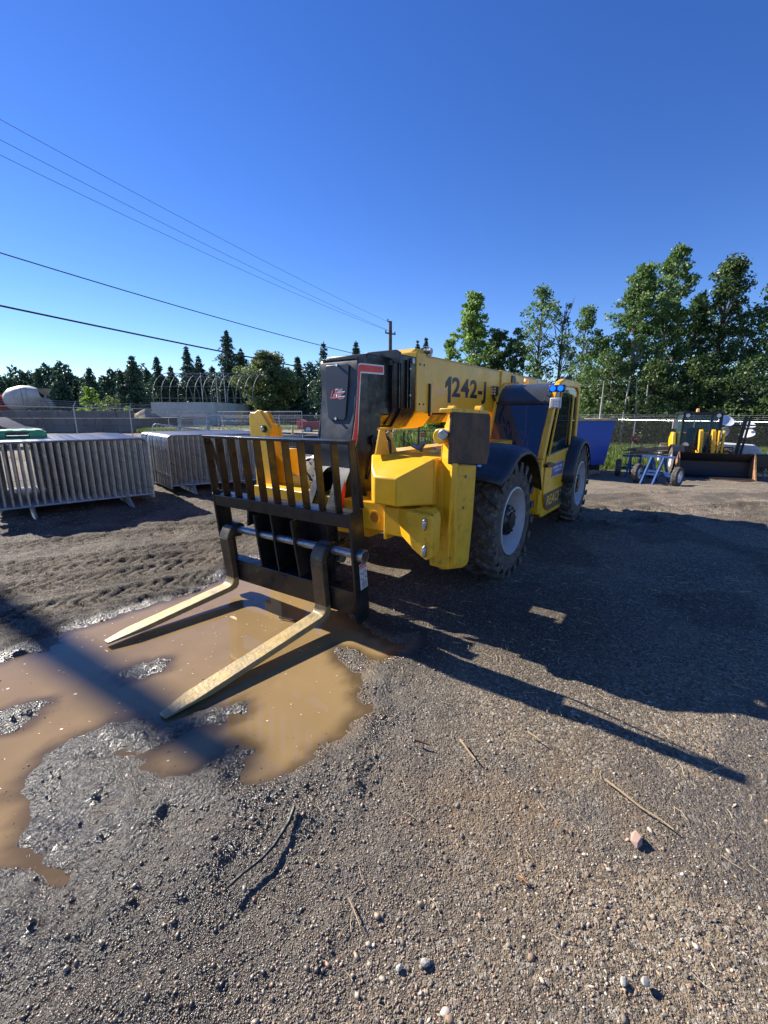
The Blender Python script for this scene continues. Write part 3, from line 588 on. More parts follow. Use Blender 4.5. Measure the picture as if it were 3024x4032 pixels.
TY = lambda x, z, y: Matrix(((-1, 0, 0, x), (0, 0, 1, y), (0, 1, 0, z), (0, 0, 0, 1)))
def ptext(txt, name, m, parent, M, h, w, bold=.0, shear=0., ext=.0012, sp=1.0):
    o = text_mesh(txt, name, m, parent, Matrix.Identity(4), size=1.0, bold=bold, shear=shear, ext=0, sp=sp)
    xs = [v.co.x for v in o.data.vertices]; ys = [v.co.y for v in o.data.vertices]
    x0, x1, y0, y1 = min(xs), max(xs), min(ys), max(ys)
    o.data.transform(Matrix.Diagonal((w/(x1-x0), h/(y1-y0), 1, 1)) @ Matrix.Translation((-x0, -y0, 0))); o.data.transform(M); return o
ptext('242-J', 'lettering', decblk, boom, TY(-.495, 1.748, BY1+.003), .285, .97, bold=.030, sp=1.10)
b = MB(); b.prism([(-.405, 1.748), (-.472, 1.748), (-.472, 2.033), (-.43, 2.033), (-.34, 1.965), (-.34, 1.905), (-.405, 1.94)], 1, BY1+.001, BY1+.004); b.build('numeral', decblk, boom)
ptext('OAD LIFTER', 'lettering', white, boom, TY(-2.73, 1.90, BY1+.003), .185, .95, bold=.05, shear=.1)
ptext('OAD LIFTER', 'lettering', decblk, boom, TY(-2.735, 1.905, BY1+.006), .17, .94, bold=.02, shear=.1)
b = MB(); b.prism([(-2.66, 2.1), (-2.71, 2.1), (-2.69, 1.93), (-2.80, 1.93), (-2.80, 1.89), (-2.64, 1.89)], 1, BY1+.003, BY1+.006); b.build('logo', red, boom)
# inner section, black
b = MB()
b.prism([(BY0+.05, 1.62), (BY0+.05, 2.13), (BY1-.05, 2.13), (BY1-.05, 1.62), (BY1-.13, 1.52), (BY0+.13, 1.52)], 0, -.5, 1.0)
inner = b.build('inner_boom', blk, tele, bevel=.008)
b = MB(); prof = [(BY0-.0, 1.66), (BY0-.0, 2.165), (BY1+.01, 2.165), (BY1+.01, 1.66), (BY1-.10, 1.50), (BY0+.10, 1.50)]
b.prism(prof, 0, .30, .56); b.prism([(BY0+.02, 1.66), (BY0+.02, 2.12), (BY1-.015, 2.12), (BY1-.015, 1.66), (BY1-.11, 1.52), (BY0+.11, 1.52)], 0, .56, .66); b.build('sleeve', blk, inner, bevel=.008)
b = MB(); pp = poly(zD, [(750, 225), (770, 170), (830, 150), (1280, 108), (1345, 150), (1350, 330), (700, 330)], 0, .66); b.prism(pp, 0, .63, .66); b.build('front_flange', gblk, inner, bevel=.004)
b = MB(); c = LP(*zD(1032, 187), 0, .662); b.cyl((.655, c.y, c.z), (.664, c.y, c.z), .014, 12); b.build('flange_hole', decblk, inner)
b = MB()
for dx in (.42, .47, .61): b.box(dx, dx+.012, BY1+.008, BY1+.03, 1.68, 2.12)
build_each(b, 'rib', blk, inner)
b = MB()
for z_ in (2.04, 1.80): b.cyl((.44, BY1+.0, z_), (.44, BY1+.04, z_), .012, 8)
b.cyl((.38, BY1+.0, 2.12), (.38, BY1+.035, 2.12), .026, 12); build_each(b, 'sleeve_bolt', steel, inner)
# boom head
HY0, HY1 = -.145, .25
front = poly(zD, [(650, 240), (645, 700), (610, 1100), (560, 1480), (540, 1680)], 1, HY1)+poly(zA, [(1262, 990), (1222, 1100), (1168, 1300)], 1, HY1)
back = poly(zA, [(1280, 1312)], 1, HY1)+poly(zD, [(870, 2070), (1000, 1740), (1030, 1640), (1030, 980), (1190, 960), (1190, 330)], 1, HY1)
side = front+back
b = MB(); b.prism(side, 1, HY1-.022, HY1); head = b.build('boom_head', blk, tele, bevel=.004)
b = MB(); b.prism(side, 1, HY0, HY0+.022); b.build('side_plate', blk, head, bevel=.004)
b = MB()
def strip(b, pts, y0, y1, th=.02):
    for (x0, z0), (x1, z1) in zip(pts[:-1], pts[1:]):
        b.add([(x0, y0, z0), (x0, y1, z0), (x1, y1, z1), (x1, y0, z1), (x0-th, y0, z0), (x0-th, y1, z0), (x1-th, y1, z1), (x1-th, y0, z1)], [(0, 1, 2, 3), (7, 6, 5, 4), (0, 4, 5, 1), (3, 2, 6, 7), (0, 3, 7, 4), (1, 5, 6, 2)])
def fx(z):
    for (x0, z0), (x1, z1) in zip(front[:-1], front[1:]):
        if z0 >= z >= z1: return x0+(x1-x0)*(z0-z)/(z0-z1)
    return front[-1][0] if z < front[-1][1] else front[0][0]
ztop = front[0][1]; ZC = 1.17
e = .004
def hy(z): return float(np.interp(z, [.8, 1.2, 1.46, 1.75, 2.1], [-.14, -.115, -.105, -.14, -.172]))
def sheet(b, pts, y0, y1, th=.02):
    n = len(pts); vs = []
    for dx in (0, -th):
        for x, z in pts: vs += [(x+dx, hy(z)+(y0-HY0), z), (x+dx, y1 if y1 > 0 else hy(z)+(y1-HY0), z)]
    m = 2*n; fs = []
    for i in range(n-1): fs += [(2*i, 2*i+1, 2*i+3, 2*i+2), (m+2*i, m+2*i+2, m+2*i+3, m+2*i+1), (2*i, 2*i+2, m+2*i+2, m+2*i), (2*i+1, m+2*i+1, m+2*i+3, 2*i+3)]
    fs += [(0, m, m+1, 1), (m-2, m-1, 2*m-1, 2*m-2)]; b.add(vs, fs)
up = [(front[0][0]-.035, ztop+.008), (front[0][0]-.008, ztop-.004)]+[(fx(z)+e, z) for z in np.linspace(ztop-.03, ZC, 14)]
sheet(b, up, HY0, HY1)
lw = [(fx(z)+e, z) for z in np.linspace(ZC, front[-1][1], 8)]
sheet(b, lw, HY0, HY0+.07)
b.prism([(x, z) for x, z in lw]+[(x-.02, z) for x, z in lw[::-1]], 1, HY1-.14, HY1)
ws_ = (HY1-.14-HY0-.09)/2; ym = HY0+.09+ws_
def arc(s):
    V = []; n = 9
    for k in range(n):
        t = (math.pi/2)*k/(n-1); V.append((ym+s*ws_*math.cos(t), ZC-.10+.10*math.sin(t)))
    V.append((ym+s*ws_, ZC)); vs = [(fx(z)+e, y, z) for y, z in V]+[(fx(z)+e-.02, y, z) for y, z in V]; n = len(V)
    b.add(vs, [tuple(range(n)), tuple(range(n, 2*n))[::-1]]+[(i, (i+1) % n, n+(i+1) % n, n+i) for i in range(n)])
arc(1); arc(-1)
b.box(back[-1][0], front[0][0]+.002, HY0, HY1, ztop-.006, ztop+.012)
b.build('front_plate', gblk, head, bevel=.004, sharp=50)
def FP(p, off=.0):
    x = front[0][0]
    for _ in range(12): q = LP(*zD(*p), 0, x); x = fx(q.z)+off
    return q
def fpoly(b, pts, o0, o1):
    P = [FP(p, o0) for p in pts]; n = len(P); b.add([tuple(v) for v in P]+[(v.x+(o1-o0), v.y, v.z) for v in P], [tuple(range(n))[::-1], tuple(range(n, 2*n))]+[(i, (i+1) % n, n+(i+1) % n, n+i) for i in range(n)])
b = MB(); fpoly(b, [(140, 400), (160, 372), (500, 342), (525, 368), (515, 600), (500, 800), (465, 1225), (445, 1258), (215, 1258), (185, 1215), (165, 950), (150, 700)], .005, .016)
cov = b.build('inspection_cover', mat('cover_black', (.014, .019, .030), .33, var=.2, vs=6, dirt=(.05, .06, .07), dirtamt=.1), head, bevel=.003)
for p in ((320, 362), (305, 1238)):
    b = MB(); c = FP(p, .02); b.cyl((c.x-.008, c.y, c.z), (c.x+.010, c.y, c.z), .012, 10); b.build('bolt', chrome, cov)
def Lshape(m, pts, name, o0): b = MB(); fpoly(b, pts, o0, o0+.0012); b.build(name, m, cov, smooth=False)
# stylised double L emblem
Lshape(white, [(196, 920), (228, 772), (262, 752), (278, 758), (246, 868), (395, 868), (450, 866), (432, 905), (385, 924)], 'emblem', .0165)
Lshape(red, [(210, 910), (240, 782), (262, 766), (230, 884), (395, 880), (434, 877), (418, 897), (380, 911)], 'emblem', .0185)
Lshape(white, [(268, 842), (276, 775), (300, 752), (328, 750), (314, 788), (312, 802), (400, 796), (450, 786), (432, 824), (390, 842)], 'emblem', .0167)
Lshape(red, [(280, 832), (288, 782), (304, 765), (316, 762), (302, 812), (400, 808), (434, 801), (418, 819), (386, 831)], 'emblem', .0187)
TX = lambda y, z, x: Matrix(((0, 0, 1, x), (1, 0, 0, y), (0, 1, 0, z), (0, 0, 0, 1)))
for tx, pa, pb in (('OAD', (325, 805), (412, 768)), ('IFTER', (255, 893), (392, 848))):
    p0, p1 = FP(pa, .021), FP(pb, .021); ptext(tx, 'lettering', white, cov, TX(p0.y, p0.z-.001, p0.x+.0015), .030, p1.y-p0.y, bold=.03, shear=.25)
# red stripe on the side plate
wb = [(655, 388), (660, 350), (700, 328), (1083, 368), (1083, 522), (712, 492), (690, 900), (668, 1400), (655, 1560), (555, 2010), (538, 1690), (575, 1500), (610, 1250), (632, 1000), (650, 700)]
rb = [(660, 386), (668, 366), (705, 350), (1068, 392), (1066, 492), (700, 466), (683, 700), (665, 1100), (652, 1540), (566, 1980), (548, 1700), (585, 1500), (618, 1250), (640, 1000), (655, 700)]
for nm, m_, pts, off in (('stripe_border', white, wb, .0015), ('stripe', red, rb, .003)):
    b = MB(); b.add([(p[0], HY1+off, p[1]) for p in poly(zD, pts, 1, HY1)], [tuple(range(len(pts)))]); b.build(nm, m_, head, smooth=False)
b = MB(); b.add([(p[0], HY1+.0015, p[1]) for p in poly(zA, [(1212, 1085), (1218, 1150), (1200, 1292), (1172, 1296), (1170, 1240)], 1, HY1)], [tuple(range(5))]); b.build('stripe', red, head, smooth=False)
b = MB(); c = LP(*zD(945, 1605), 1, HY1+.02); b.cyl((c.x, HY0-.03, c.z), (c.x, HY1+.055, c.z), .028, 20); b.build('head_pin', steel, head, bevel=.004)
b = MB(); b.cyl((c.x+.02, HY1, c.z+.01), (c.x+.02, HY1+.03, c.z+.01), .045, 20); b.bar((c.x, HY1+.02, c.z-.03), (c.x, HY1+.02, c.z-.085), .014, .02); b.build('pin_keeper', blk, head)
b = MB(); b.box(back[-1][0]+.0, back[-1][0]+.012, .02, HY1+.03, ztop-.02, ztop+.02); b.build('top_strip', steel, head)
b = MB(); p0 = LP(*zA(945, 1262), 0, 1.36); p1 = LP(*zA(1100, 1030), 0, 1.05)
b.cyl(p0, p1, .022, 16); tc_ = b.build('tilt_cylinder', chrome, head)
b = MB(); b.cyl((1.32, .0, .62), (1.04, .02, 1.10), .05, 16); b.cyl((1.30, .0, .66), (1.22, .0, .80), .056, 16); b.build('cylinder_barrel', blk, tc_)
b = MB(); b.box(.72, 1.10, HY0+.02, HY1-.02, .80, 1.10); b.build('cross_web', blk, head)

b = MB()
for k in range(3):
    y = -.06+.05*k; b.tube([(.95, y, .82), (1.18, y, .62), (1.34, y+.02, .60), (1.50, y+.02, .50)], .012, 8)
build_each(b, 'hydraulic_hose', plas, head)
b = MB()
for k in range(2): b.tube([(.70, HY1+.015+.02*k, 1.50-.04*k), (.86, HY1+.03, 1.40), (.95, HY1+.025, 1.22), (1.02, HY1+.01, 1.05)], .010, 8)
build_each(b, 'side_hose', plas, head)
b = MB()
for (p0, p1) in (((1.338, .70, .925), (1.338, .72, .70)), ((1.272, 1.085, 1.30), (1.272, 1.085, .97))): b.tube([p0, p1], .007, 6)
build_each(b, 'weld_bead', yeld, cb)
# --- wheels ---
def tyre_mesh(Rr=.60, w=.36, rr=.335):
    b = MB(); h = w/2
    b.lathe([(-h+.03, rr), (-h, rr+.05), (-h-.004, rr+.12), (-h+.012, Rr-.07), (-h+.045, Rr-.035), (0, Rr-.025), (h-.045, Rr-.035), (h-.012, Rr-.07), (h+.004, Rr-.12 if False else rr+.12), (h, rr+.05), (h-.03, rr)], (0, 0, 0), 1, 56)
    nl = 20
    for k in range(nl):
        for s in (-1, 1):
            a0 = 2*math.pi*(k+(.5 if s > 0 else 0))/nl
            prev = None
            secs = []
            for j, (t, yy) in enumerate(((0, .012), (.35, .06), (.75, .125), (1, h+.012))):
                a = a0+.21*t; wd = .052 if j < 3 else .072; ro = Rr+.004 if j < 3 else Rr-.012; ri = Rr-.05
                secs.append([(a-wd, yy*s, ri), (a+wd, yy*s, ri), (a+wd*.8, yy*s, ro), (a-wd*.8, yy*s, ro)])
            secs.append([(a0+.21-.06, s*(h+.010), Rr-.11), (a0+.21+.06, s*(h+.010), Rr-.11), (a0+.21+.06, s*(h+.012), Rr-.09), (a0+.21-.06, s*(h+.012), Rr-.09)])
            vs = [(r*math.sin(a), y, r*math.cos(a)) for sct in secs for a, y, r in sct]
            fs = [(4*i+q, 4*i+(q+1) % 4, 4*i+4+(q+1) % 4, 4*i+4+q) for i in range(4) for q in range(4)]+[(0, 3, 2, 1), (16, 17, 18, 19)]
            b.add(vs, fs)
    return b
def wheel(x, y, side, parent, zc_=.585, rot=0., lab=None):
    b = tyre_mesh(); t = b.build('wheel', rub, parent, sharp=30); t.location = (x, y, zc_); t.rotation_euler = (0, rot, 0 if side > 0 else math.pi)
    if lab: t['label'] = lab
    r = MB(); h = .18
    r.lathe([(h-.035, .345), (h-.005, .345), (h-.0, .33), (h-.03, .315), (h-.06, .30), (h-.12, .275), (h-.19, .26), (h-.205, .22), (h-.205, .12), (h-.205, 0.0)], (0, 0, 0), 1, 40)
    r.lathe([(-h+.035, .345), (-h+.005, .335), (-h+.05, .30), (-h+.06, .0)], (0, 0, 0), 1, 40)
    rim = r.build('rim', rimm, t, sharp=40)
    q = MB(); q.lathe([(h-.205, .17), (h-.06, .155), (h-.045, .14), (h-.035, .09), (h-.02, .085), (h-.015, 0)], (0, 0, 0), 1, 24)
    for k in range(10):
        a = 2*math.pi*k/10; q.cyl((.125*math.cos(a), h-.06, .125*math.sin(a)), (.125*math.cos(a), h-.03, .125*math.sin(a)), .012, 6)
    q.build('hub', decblk, t, sharp=40)
    v = MB(); v.cyl((.10, h-.12, .24), (.10, h-.04, .25), .018, 8); v.cyl((.06, h-.12, .25), (.06, h-.06, .25), .02, 8); v.build('valve', rimm, t)
    return t
wheel(-.10, 1.07, 1, tele, .578, .1, 'front cab-side wheel with white rim'); wheel(-3.08, 1.07, 1, tele, .57, .5, 'rear cab-side wheel with white rim')
wheel(-.10, -1.07, -1, tele, .575, .3, 'front engine-side wheel'); wheel(-3.08, -1.07, -1, tele, .57, .9, 'rear engine-side wheel')
b = MB(); b.box(-.26, .06, -.92, .92, .44, .68); b.lathe([(-.3, .0), (-.3, .16), (-.15, .2), (.15, .2), (.3, .16), (.3, 0)], (-.1, 0, .56), 1, 20); b.build('front_axle', blk, tele, bevel=.01)
b = MB(); b.box(-3.24, -2.92, -.92, .92, .44, .68); b.build('rear_axle', blk, tele, bevel=.01)

# --- fenders ---
def fender(cx, arch, y0, y1, name):
    b = MB(); rows = [(y0, .05), (y0+.22, .045), (y1-.14, .03), (y1-.04, 0), (y1, -.03), (y1+.004, -.055)]
    vs = []; n = len(arch)
    for k, (y, dz) in enumerate(rows):
        for i, (x, z) in enumerate(arch):
            L = math.hypot(x-cx, z-.58); vs.append((x+(x-cx)/L*dz, y, z+(z-.58)/L*dz))
    m_ = len(rows); fs = [(k*n+i, k*n+i+1, (k+1)*n+i+1, (k+1)*n+i) for k in range(m_-1) for i in range(n-1)]
    b.add(vs, fs); o = b.build(name, plas, tele, sharp=50)
    so = o.modifiers.new('thick', 'SOLIDIFY'); so.thickness = .02; so.offset = -1 if False else 0
    return o
arch = [(.42, 1.02), (.36, 1.07), (.25, 1.10), (.15, 1.16), (.04, 1.23), (-.08, 1.27), (-.25, 1.285), (-.42, 1.27), (-.56, 1.22), (-.68, 1.14), (-.78, 1.03), (-.85, .92), (-.90, .80)]
f1 = fender(-.1, arch, .72, 1.27, 'fender'); f1['label'] = 'black front fender with round bolts'
b = MB()
for (p, yv) in ((( 105, 888), 1.0), ((-80, 1090) , 1.05)):
    c = LP(*zCB(*p), 1, yv)
for c in ((.12, .86, 1.205), (.30, 1.02, 1.145)): b.tube([c, (c[0]+.004, c[1], c[2]+.012)], .022, 12)
build_each(b, 'fender_bolt', chrome, f1)
arch2 = [(-2.98+(x+.1)*.9*1.0, z-.03) for x, z in arch]; arch2 = [(-3.08-.62*math.cos(t)*-1.03, .57+.68*math.sin(t)) for t in np.linspace(R(8), R(165), 12)]
f2 = fender(-3.08, arch2, .72, 1.26, 'fender'); f2['label'] = 'black rear fender'

# --- cab ---
cab = MB()
CY0, CY1 = .33, 1.10
cab.box(-1.50, -1.44, CY0, CY1, .36, 1.05)
cab.prism([(-1.44, 1.06), (-1.44, .50), (-1.49, .37), (-1.62, .29), (-2.62, .26), (-2.78, .45), (-3.08, .95), (-3.12, 1.16), (-1.6, 1.10)], 1, CY1-.06, CY1)
cab.prism([(-1.44, 1.0), (-1.44, .40), (-2.62, .30), (-3.12, .6), (-3.12, 1.1)], 1, CY0, CY0+.04)
cab.box(-3.12, -3.06, CY0, CY1, .7, 1.2); cab.box(-2.9, -1.5, CY0+.04, CY1-.06, .34, .40)
cab = cab.build('cab', yel, tele, bevel=.02, seg=3)
WS = [(-1.47, 1.06), (-1.745, 1.76), (-1.80, 1.86), (-1.89, 1.95), (-2.03, 2.01), (-2.30, 2.035)]
b = MB()
def rail(b, pts, y, w, h):
    for p, q in zip(pts[:-1], pts[1:]): b.bar((p[0], y, p[1]), (q[0], y, q[1]), w, h, up=(0, 1, 0))
def tub(b, pts, y, r, n=8): b.tube([(p[0], y, p[1]) for p in pts], r, n)
apill = [(-1.46, .62), (-1.46, 1.06)]+[(-1.79, 1.76), (-1.87, 1.90), (-1.98, 1.985), (-2.15, 2.03), (-2.9, 2.045), (-3.02, 2.02), (-3.09, 1.94), (-3.12, 1.2)]
for (wx, wy) in ((0, 0),):
    for p, q in zip(apill[:-1], apill[1:]): b.bar((p[0]-.03, CY1-.03, p[1]), (q[0]-.03, CY1-.03, q[1]), .10, .075, up=(0, 1, 0))
b.build('door_side_frame', yel, cab, bevel=.015, seg=3)
b = MB(); tub(b, [(x, z) for x, z in WS]+[(-3.0, 2.03), (-3.08, 1.9), (-3.1, 1.15)], CY0, .028); b.build('boom_side_frame', yel, cab)
b = MB()
b.add([(x, y, z) for x, z in WS[:2] for y in (CY0+.02, CY1-.06)], [(0, 1, 3, 2)]); b.build('windshield', glass, cab, smooth=False)
b = MB(); ws2 = WS[1:]+[(-3.05, 2.03)]
b.add([(x, y, z) for x, z in ws2 for y in (CY0+.02, CY1-.06)]+[(x-.01, y, z-.02) for x, z in ws2 for y in (CY0+.02, CY1-.06)],
      [(2*i, 2*i+1, 2*i+3, 2*i+2) for i in range(len(ws2)-1)]+[(2*len(ws2)+2*i+2, 2*len(ws2)+2*i+3, 2*len(ws2)+2*i+1, 2*len(ws2)+2*i) for i in range(len(ws2)-1)]); b.build('roof', roofg, cab, sharp=60)
b = MB(); b.bar((-1.735, CY0+.02, 1.765), (-1.735, CY1-.06, 1.765), .02, .03); b.build('visor_strip', decblk, cab)
dp = poly(zCB, [(705, 968), (722, 955), (925, 868), (1000, 838), (990, 1150), (940, 1380), (862, 1470), (730, 1552), (690, 1530), (668, 1470), (662, 1340)], 1, CY1+.022)
b = MB(); b.prism(dp, 1, CY1+.003, CY1+.022); door = b.build('door', yel, cab, bevel=.006); 
wp = poly(zCB, [(730, 945), (930, 858), (1002, 830), (1030, 260), (1000, 215), (900, 200), (868, 235)], 1, CY1-.01)
b = MB(); b.prism(wp, 1, CY1-.02, CY1-.012); b.build('door_window', dglass, door, smooth=False)
b = MB(); i0 = LP(*zCB(940, 850), 1, CY1+.005); i1 = LP(*zCB(992, 300), 1, CY1+.005); b.bar(i0, i1, .05, .02, up=(0, 1, 0)); b.bar(LP(*zCB(720, 950), 1, CY1+.005), LP(*zCB(862, 250), 1, CY1+.005), .03, .02, up=(0, 1, 0)); build_each(b, 'window_frame', yel, door, bevel=.004)
b = MB(); b.prism(poly(zS, [(258, 760), (350, 690), (460, 720), (455, 790), (400, 825), (262, 840)], 1, CY1+.06), 1, CY1+.02, CY1+.06); b.build('door_handle', decblk, door, bevel=.008)
stk = mat('sticker_blue', (.075, .07, .27), .45)
b = MB(); b.prism(poly(zS, [(400, 755), (690, 625), (640, 985), (355, 1110)], 1, CY1+.025), 1, CY1+.022, CY1+.025); b.build('sticker', stk, door)
b = MB()
for pts in ([(405, 815), (550, 760), (545, 835), (400, 880)], [(575, 755), (655, 722), (645, 800), (570, 825)], [(445, 905), (635, 835), (630, 885), (440, 955)], [(460, 710), (688, 630), (686, 645), (460, 728)], [(362, 1092), (640, 975), (637, 988), (360, 1108)]):
    b.prism(poly(zS, pts, 1, CY1+.028), 1, CY1+.0255, CY1+.028)
b.build('sticker_print', mat('faded_white_print', (.42, .42, .55), .5), door)
b = MB(); b.prism(poly(zS, [(150, 1575), (420, 1440), (780, 1270), (765, 1400), (720, 1600), (680, 1720), (620, 1790), (240, 2000), (180, 1920), (150, 1750)], 1, CY1+.026), 1, CY1+.0225, CY1+.026)
lowp = b.build('kick_panel', mat('grey_decal', (.055, .05, .045), .5, var=.15, vs=5, dirt=(.13, .11, .08), dirtamt=.2), door)
a0, a1 = LP(*zS(205, 1900), 1, CY1+.027), LP(*zS(585, 1680), 1, CY1+.027)
ptext('REACH', 'lettering', yel, door, TY(a0.x, a0.z+.005, CY1+.0275), .135, abs(a1.x-a0.x), bold=.02, shear=.12)
b = MB(); b.prism(poly(zS, [(595, 1490), (655, 1490), (625, 1680), (570, 1680)], 1, CY1+.04), 1, CY1+.026, CY1+.04); b.build('latch', decblk, door, bevel=.004)
b = MB()
for pts in ([(800, 600), (875, 580), (860, 720), (785, 740)], [(770, 360), (790, 355), (770, 480), (755, 480)], [(745, 480), (775, 470), (765, 570), (738, 570)]): b.prism(poly(zS, pts, 1, CY1+.026), 1, CY1+.0225, CY1+.026)
build_each(b, 'small_decal', mat('dark_decal', (.12, .07, .03), .5), door)
b = MB(); b.prism(poly(zS, [(945, 200), (1060, 195), (1075, 230), (985, 275), (945, 275)], 1, CY1+.05), 1, CY1-.01, CY1+.05); b.build('hinge', decblk, door, bevel=.004)
b = MB(); b.prism(poly(zS, [(920, 665), (935, 665), (825, 1300), (800, 1300)], 1, CY1+.024), 1, CY1+.0, CY1+.0245); b.prism(poly(zS, [(880, 1000), (890, 1000), (865, 1245), (845, 1245)], 1, CY1+.024), 1, CY1+.0, CY1+.0245); build_each(b, 'door_gap', decblk, door)
# interior
b = MB(); b.add([(-1.5, CY0+.01, 1.06), (-1.76, CY0+.01, 1.76), (-2.2, CY0+.01, 2.0), (-3.05, CY0+.01, 2.0), (-3.05, CY0+.01, 1.1)], [(0, 1, 2, 3, 4)]); b.build('boom_side_window', glass, cab, smooth=False)
b = MB(); b.add([(-3.07, CY0+.03, 1.2), (-3.07, CY1-.06, 1.2), (-3.07, CY1-.06, 1.98), (-3.07, CY0+.03, 1.98)], [(0, 1, 2, 3)]); b.build('rear_window', glass, cab, smooth=False)
b = MB(); b.box(-2.75, -2.3, .5, .95, .78, .9); b.prism([(-2.72, .88), (-2.84, 1.45), (-2.74, 1.47), (-2.60, .9)], 1, .52, .93); b.box(-2.7, -2.4, .55, .9, .4, .78); b.build('seat', mat('seat_fabric', (.03, .03, .032), .8), cab, bevel=.03, seg=3)
b = MB(); b.tube([(-2.02+.15*math.cos(t)*.45, .70+.17*math.sin(t), 1.27+.15*math.cos(t)) for t in np.linspace(0, 2*math.pi, 25)], .013, 8, cap=False); b.bar((-2.02, .54, 1.27), (-2.02, .86, 1.27), .02, .015); b.cyl((-2.0, .70, 1.27), (-1.85, .70, .8), .02, 8); b.build('steering_wheel', decblk, cab)
b = MB(); b.prism([(-1.52, .6), (-1.52, 1.03), (-1.75, 1.08), (-1.85, .9), (-1.8, .6)], 1, CY0+.05, CY1-.1); b.build('dashboard', mat('dash_grey', (.03, .032, .036), .6), cab, bevel=.02)
b = MB(); b.tube([(-1.50, .50, 1.09), (-1.72, .40, 1.45)], .008, 6); b.bar((-1.60, .46, 1.25), (-1.82, .37, 1.62), .015, .02); b.build('wiper', decblk, cab)
# lamps
def leds(b, c, w, h, nx, ny, r):
    for i in range(nx):
        for j in range(ny): b.cyl((c[0], c[1]+w*((i+.5)/nx-.5), c[2]+h*((j+.5)/ny-.5)), (c[0]+.006, c[1]+w*((i+.5)/nx-.5), c[2]+h*((j+.5)/ny-.5)), r, 8)
c = LP(*zT(1383, 457), 0, -1.72)
b = MB(); b.box(-1.80, -1.72, c.y-.095, c.y+.095, c.z-.042, c.z+.042); wl = b.build('warning_light', mat('blue_housing', (.01, .01, .05), .4), cab, bevel=.01)
b = MB(); b.bar((-1.77, c.y+.01, c.z-.05), (-1.77, c.y+.01, c.z-.10), .03, .03); b.build('bracket', steel, wl)
b = MB()
for s in (-1, 1): b.cyl((-1.72, c.y+s*.046, c.z), (-1.71, c.y+s*.046, c.z), .033, 20)
build_each(b, 'blue_lens', mat('blue_glow', (.0, .04, .9), .3, emit=(.0, .045, 1.0, 3.0)), wl)
b = MB(); b.tube([(-1.78, c.y-.07, c.z-.1), (-1.76, c.y-.13, c.z-.08), (-1.74, c.y-.15, c.z-.14), (-1.75, c.y-.08, c.z-.19), (-1.77, c.y+.0, c.z-.13), (-1.78, c.y+.02, c.z-.10)], .006, 6); b.build('cable', decblk, wl)
c = LP(*zT(1365, 605), 0, -1.70)
b = MB(); b.box(-1.76, -1.70, c.y-.065, c.y+.065, c.z-.065, c.z+.065); w2 = b.build('work_light', wpaint, cab, bevel=.01)
b = MB(); leds(b, (-1.70, c.y, c.z), .1, .1, 3, 3, .014); b.build('lens', mat('lamp_lens', (.7, .72, .75), .15), w2)
c = LP(*zT(738, 485), 0, -1.66)
b = MB(); b.box(-1.72, -1.66, c.y-.06, c.y+.06, c.z-.06, c.z+.06); b.bar((-1.69, c.y, c.z-.06), (-1.69, c.y+.03, c.z-.13), .03, .03); w3 = b.build('work_light', blk, cab, bevel=.006)
b = MB(); leds(b, (-1.66, c.y, c.z), .1, .1, 3, 3, .015); b.build('lens', mat('lamp_lens2', (.45, .42, .38), .2), w3)
c = LP(*zT(1078, 400), 0, -2.5)
b = MB(); b.lathe([(0, .055), (.015, .055), (.02, .040), (.085, .036), (.095, .028), (.095, 0)], (-2.5, c.y, 2.03), 2, 20); b.build('beacon', amber, cab)
b = MB(); b.box(-2.95, -2.87, .93, 1.03, 2.07, 2.16); b.box(-2.93, -2.88, .84, .88, 2.06, 2.12); build_each(b, 'rear_work_light', blk, cab, bevel=.008)

# --- fork carriage (tilted forward, yawed a little on its coupler) ---
KA = R(33.0); al = .09
ko = Vector((-.193, 2.96, .10)); kf = Vector((-math.sin(KA), -math.cos(KA), 0)); kl = Vector((math.cos(KA), -math.sin(KA), 0)); ku = Vector((0, 0, 1))
kx = kf*math.cos(al)-ku*math.sin(al); kz = ku*math.cos(al)+kf*math.sin(al)
KM = Matrix(((kx.x, kl.x, kz.x, ko.x), (kx.y, kl.y, kz.y, ko.y), (kx.z, kl.z, kz.z, ko.z), (0, 0, 0, 1)))
W_ = 1.53
b = MB()
b.box(-.14, 0, -W_+.02, -.02, .74, .84); b.box(-.11, 0, -W_+.02, -.02, .045, .245)
car = b.build('fork_carriage', blk, tele, bevel=.006); car.matrix_parent_inverse = Matrix.Identity(4); car.matrix_basis = TMI @ KM
for y in (-W_, -.02):
    b = MB(); b.prism([(.004, .0), (.004, .85), (-.03, .855), (-.15, .855), (-.152, .03), (-.13, -.03), (-.02, -.04)], 1, y, y+.02); b.build('side_plate', blk, car, bevel=.003)
b = MB(); b.cyl((-.075, -W_-.02, .515), (-.075, .045, .515), .033, 20); b.build('fork_shaft', steel, car)
b = MB(); b.lathe([(.002, .052), (.045, .052), (.05, .046), (.05, .036)], (-.075, 0, .515), 1, 24); b.build('shaft_collar', steel, car, sharp=40)
b = MB(); b.lathe([(.047, .034), (.047, 0)], (-.075, 0, .515), 1, 24); b.build('shaft_end', rustm, car)
for (ya, za, yb_, zb) in ((-1.07, .70, -1.02, .15), (-.865, .74, -.81, .14), (-.64, .70, -.57, .14), (-1.13, .74, -1.13, .6)):
    b = MB(); b.add([(0-.03, ya, za), (-.03, ya+.018, za), (-.24, ya+.018, za), (-.24, ya, za), (-.005, yb_, zb), (-.005, yb_+.018, zb), (-.24, yb_+.018, zb), (-.24, yb_, zb)],
                  [(0, 1, 2, 3), (7, 6, 5, 4), (0, 4, 5, 1), (1, 5, 6, 2), (2, 6, 7, 3), (3, 7, 4, 0)]); b.build('gusset', blk, car, bevel=.003)
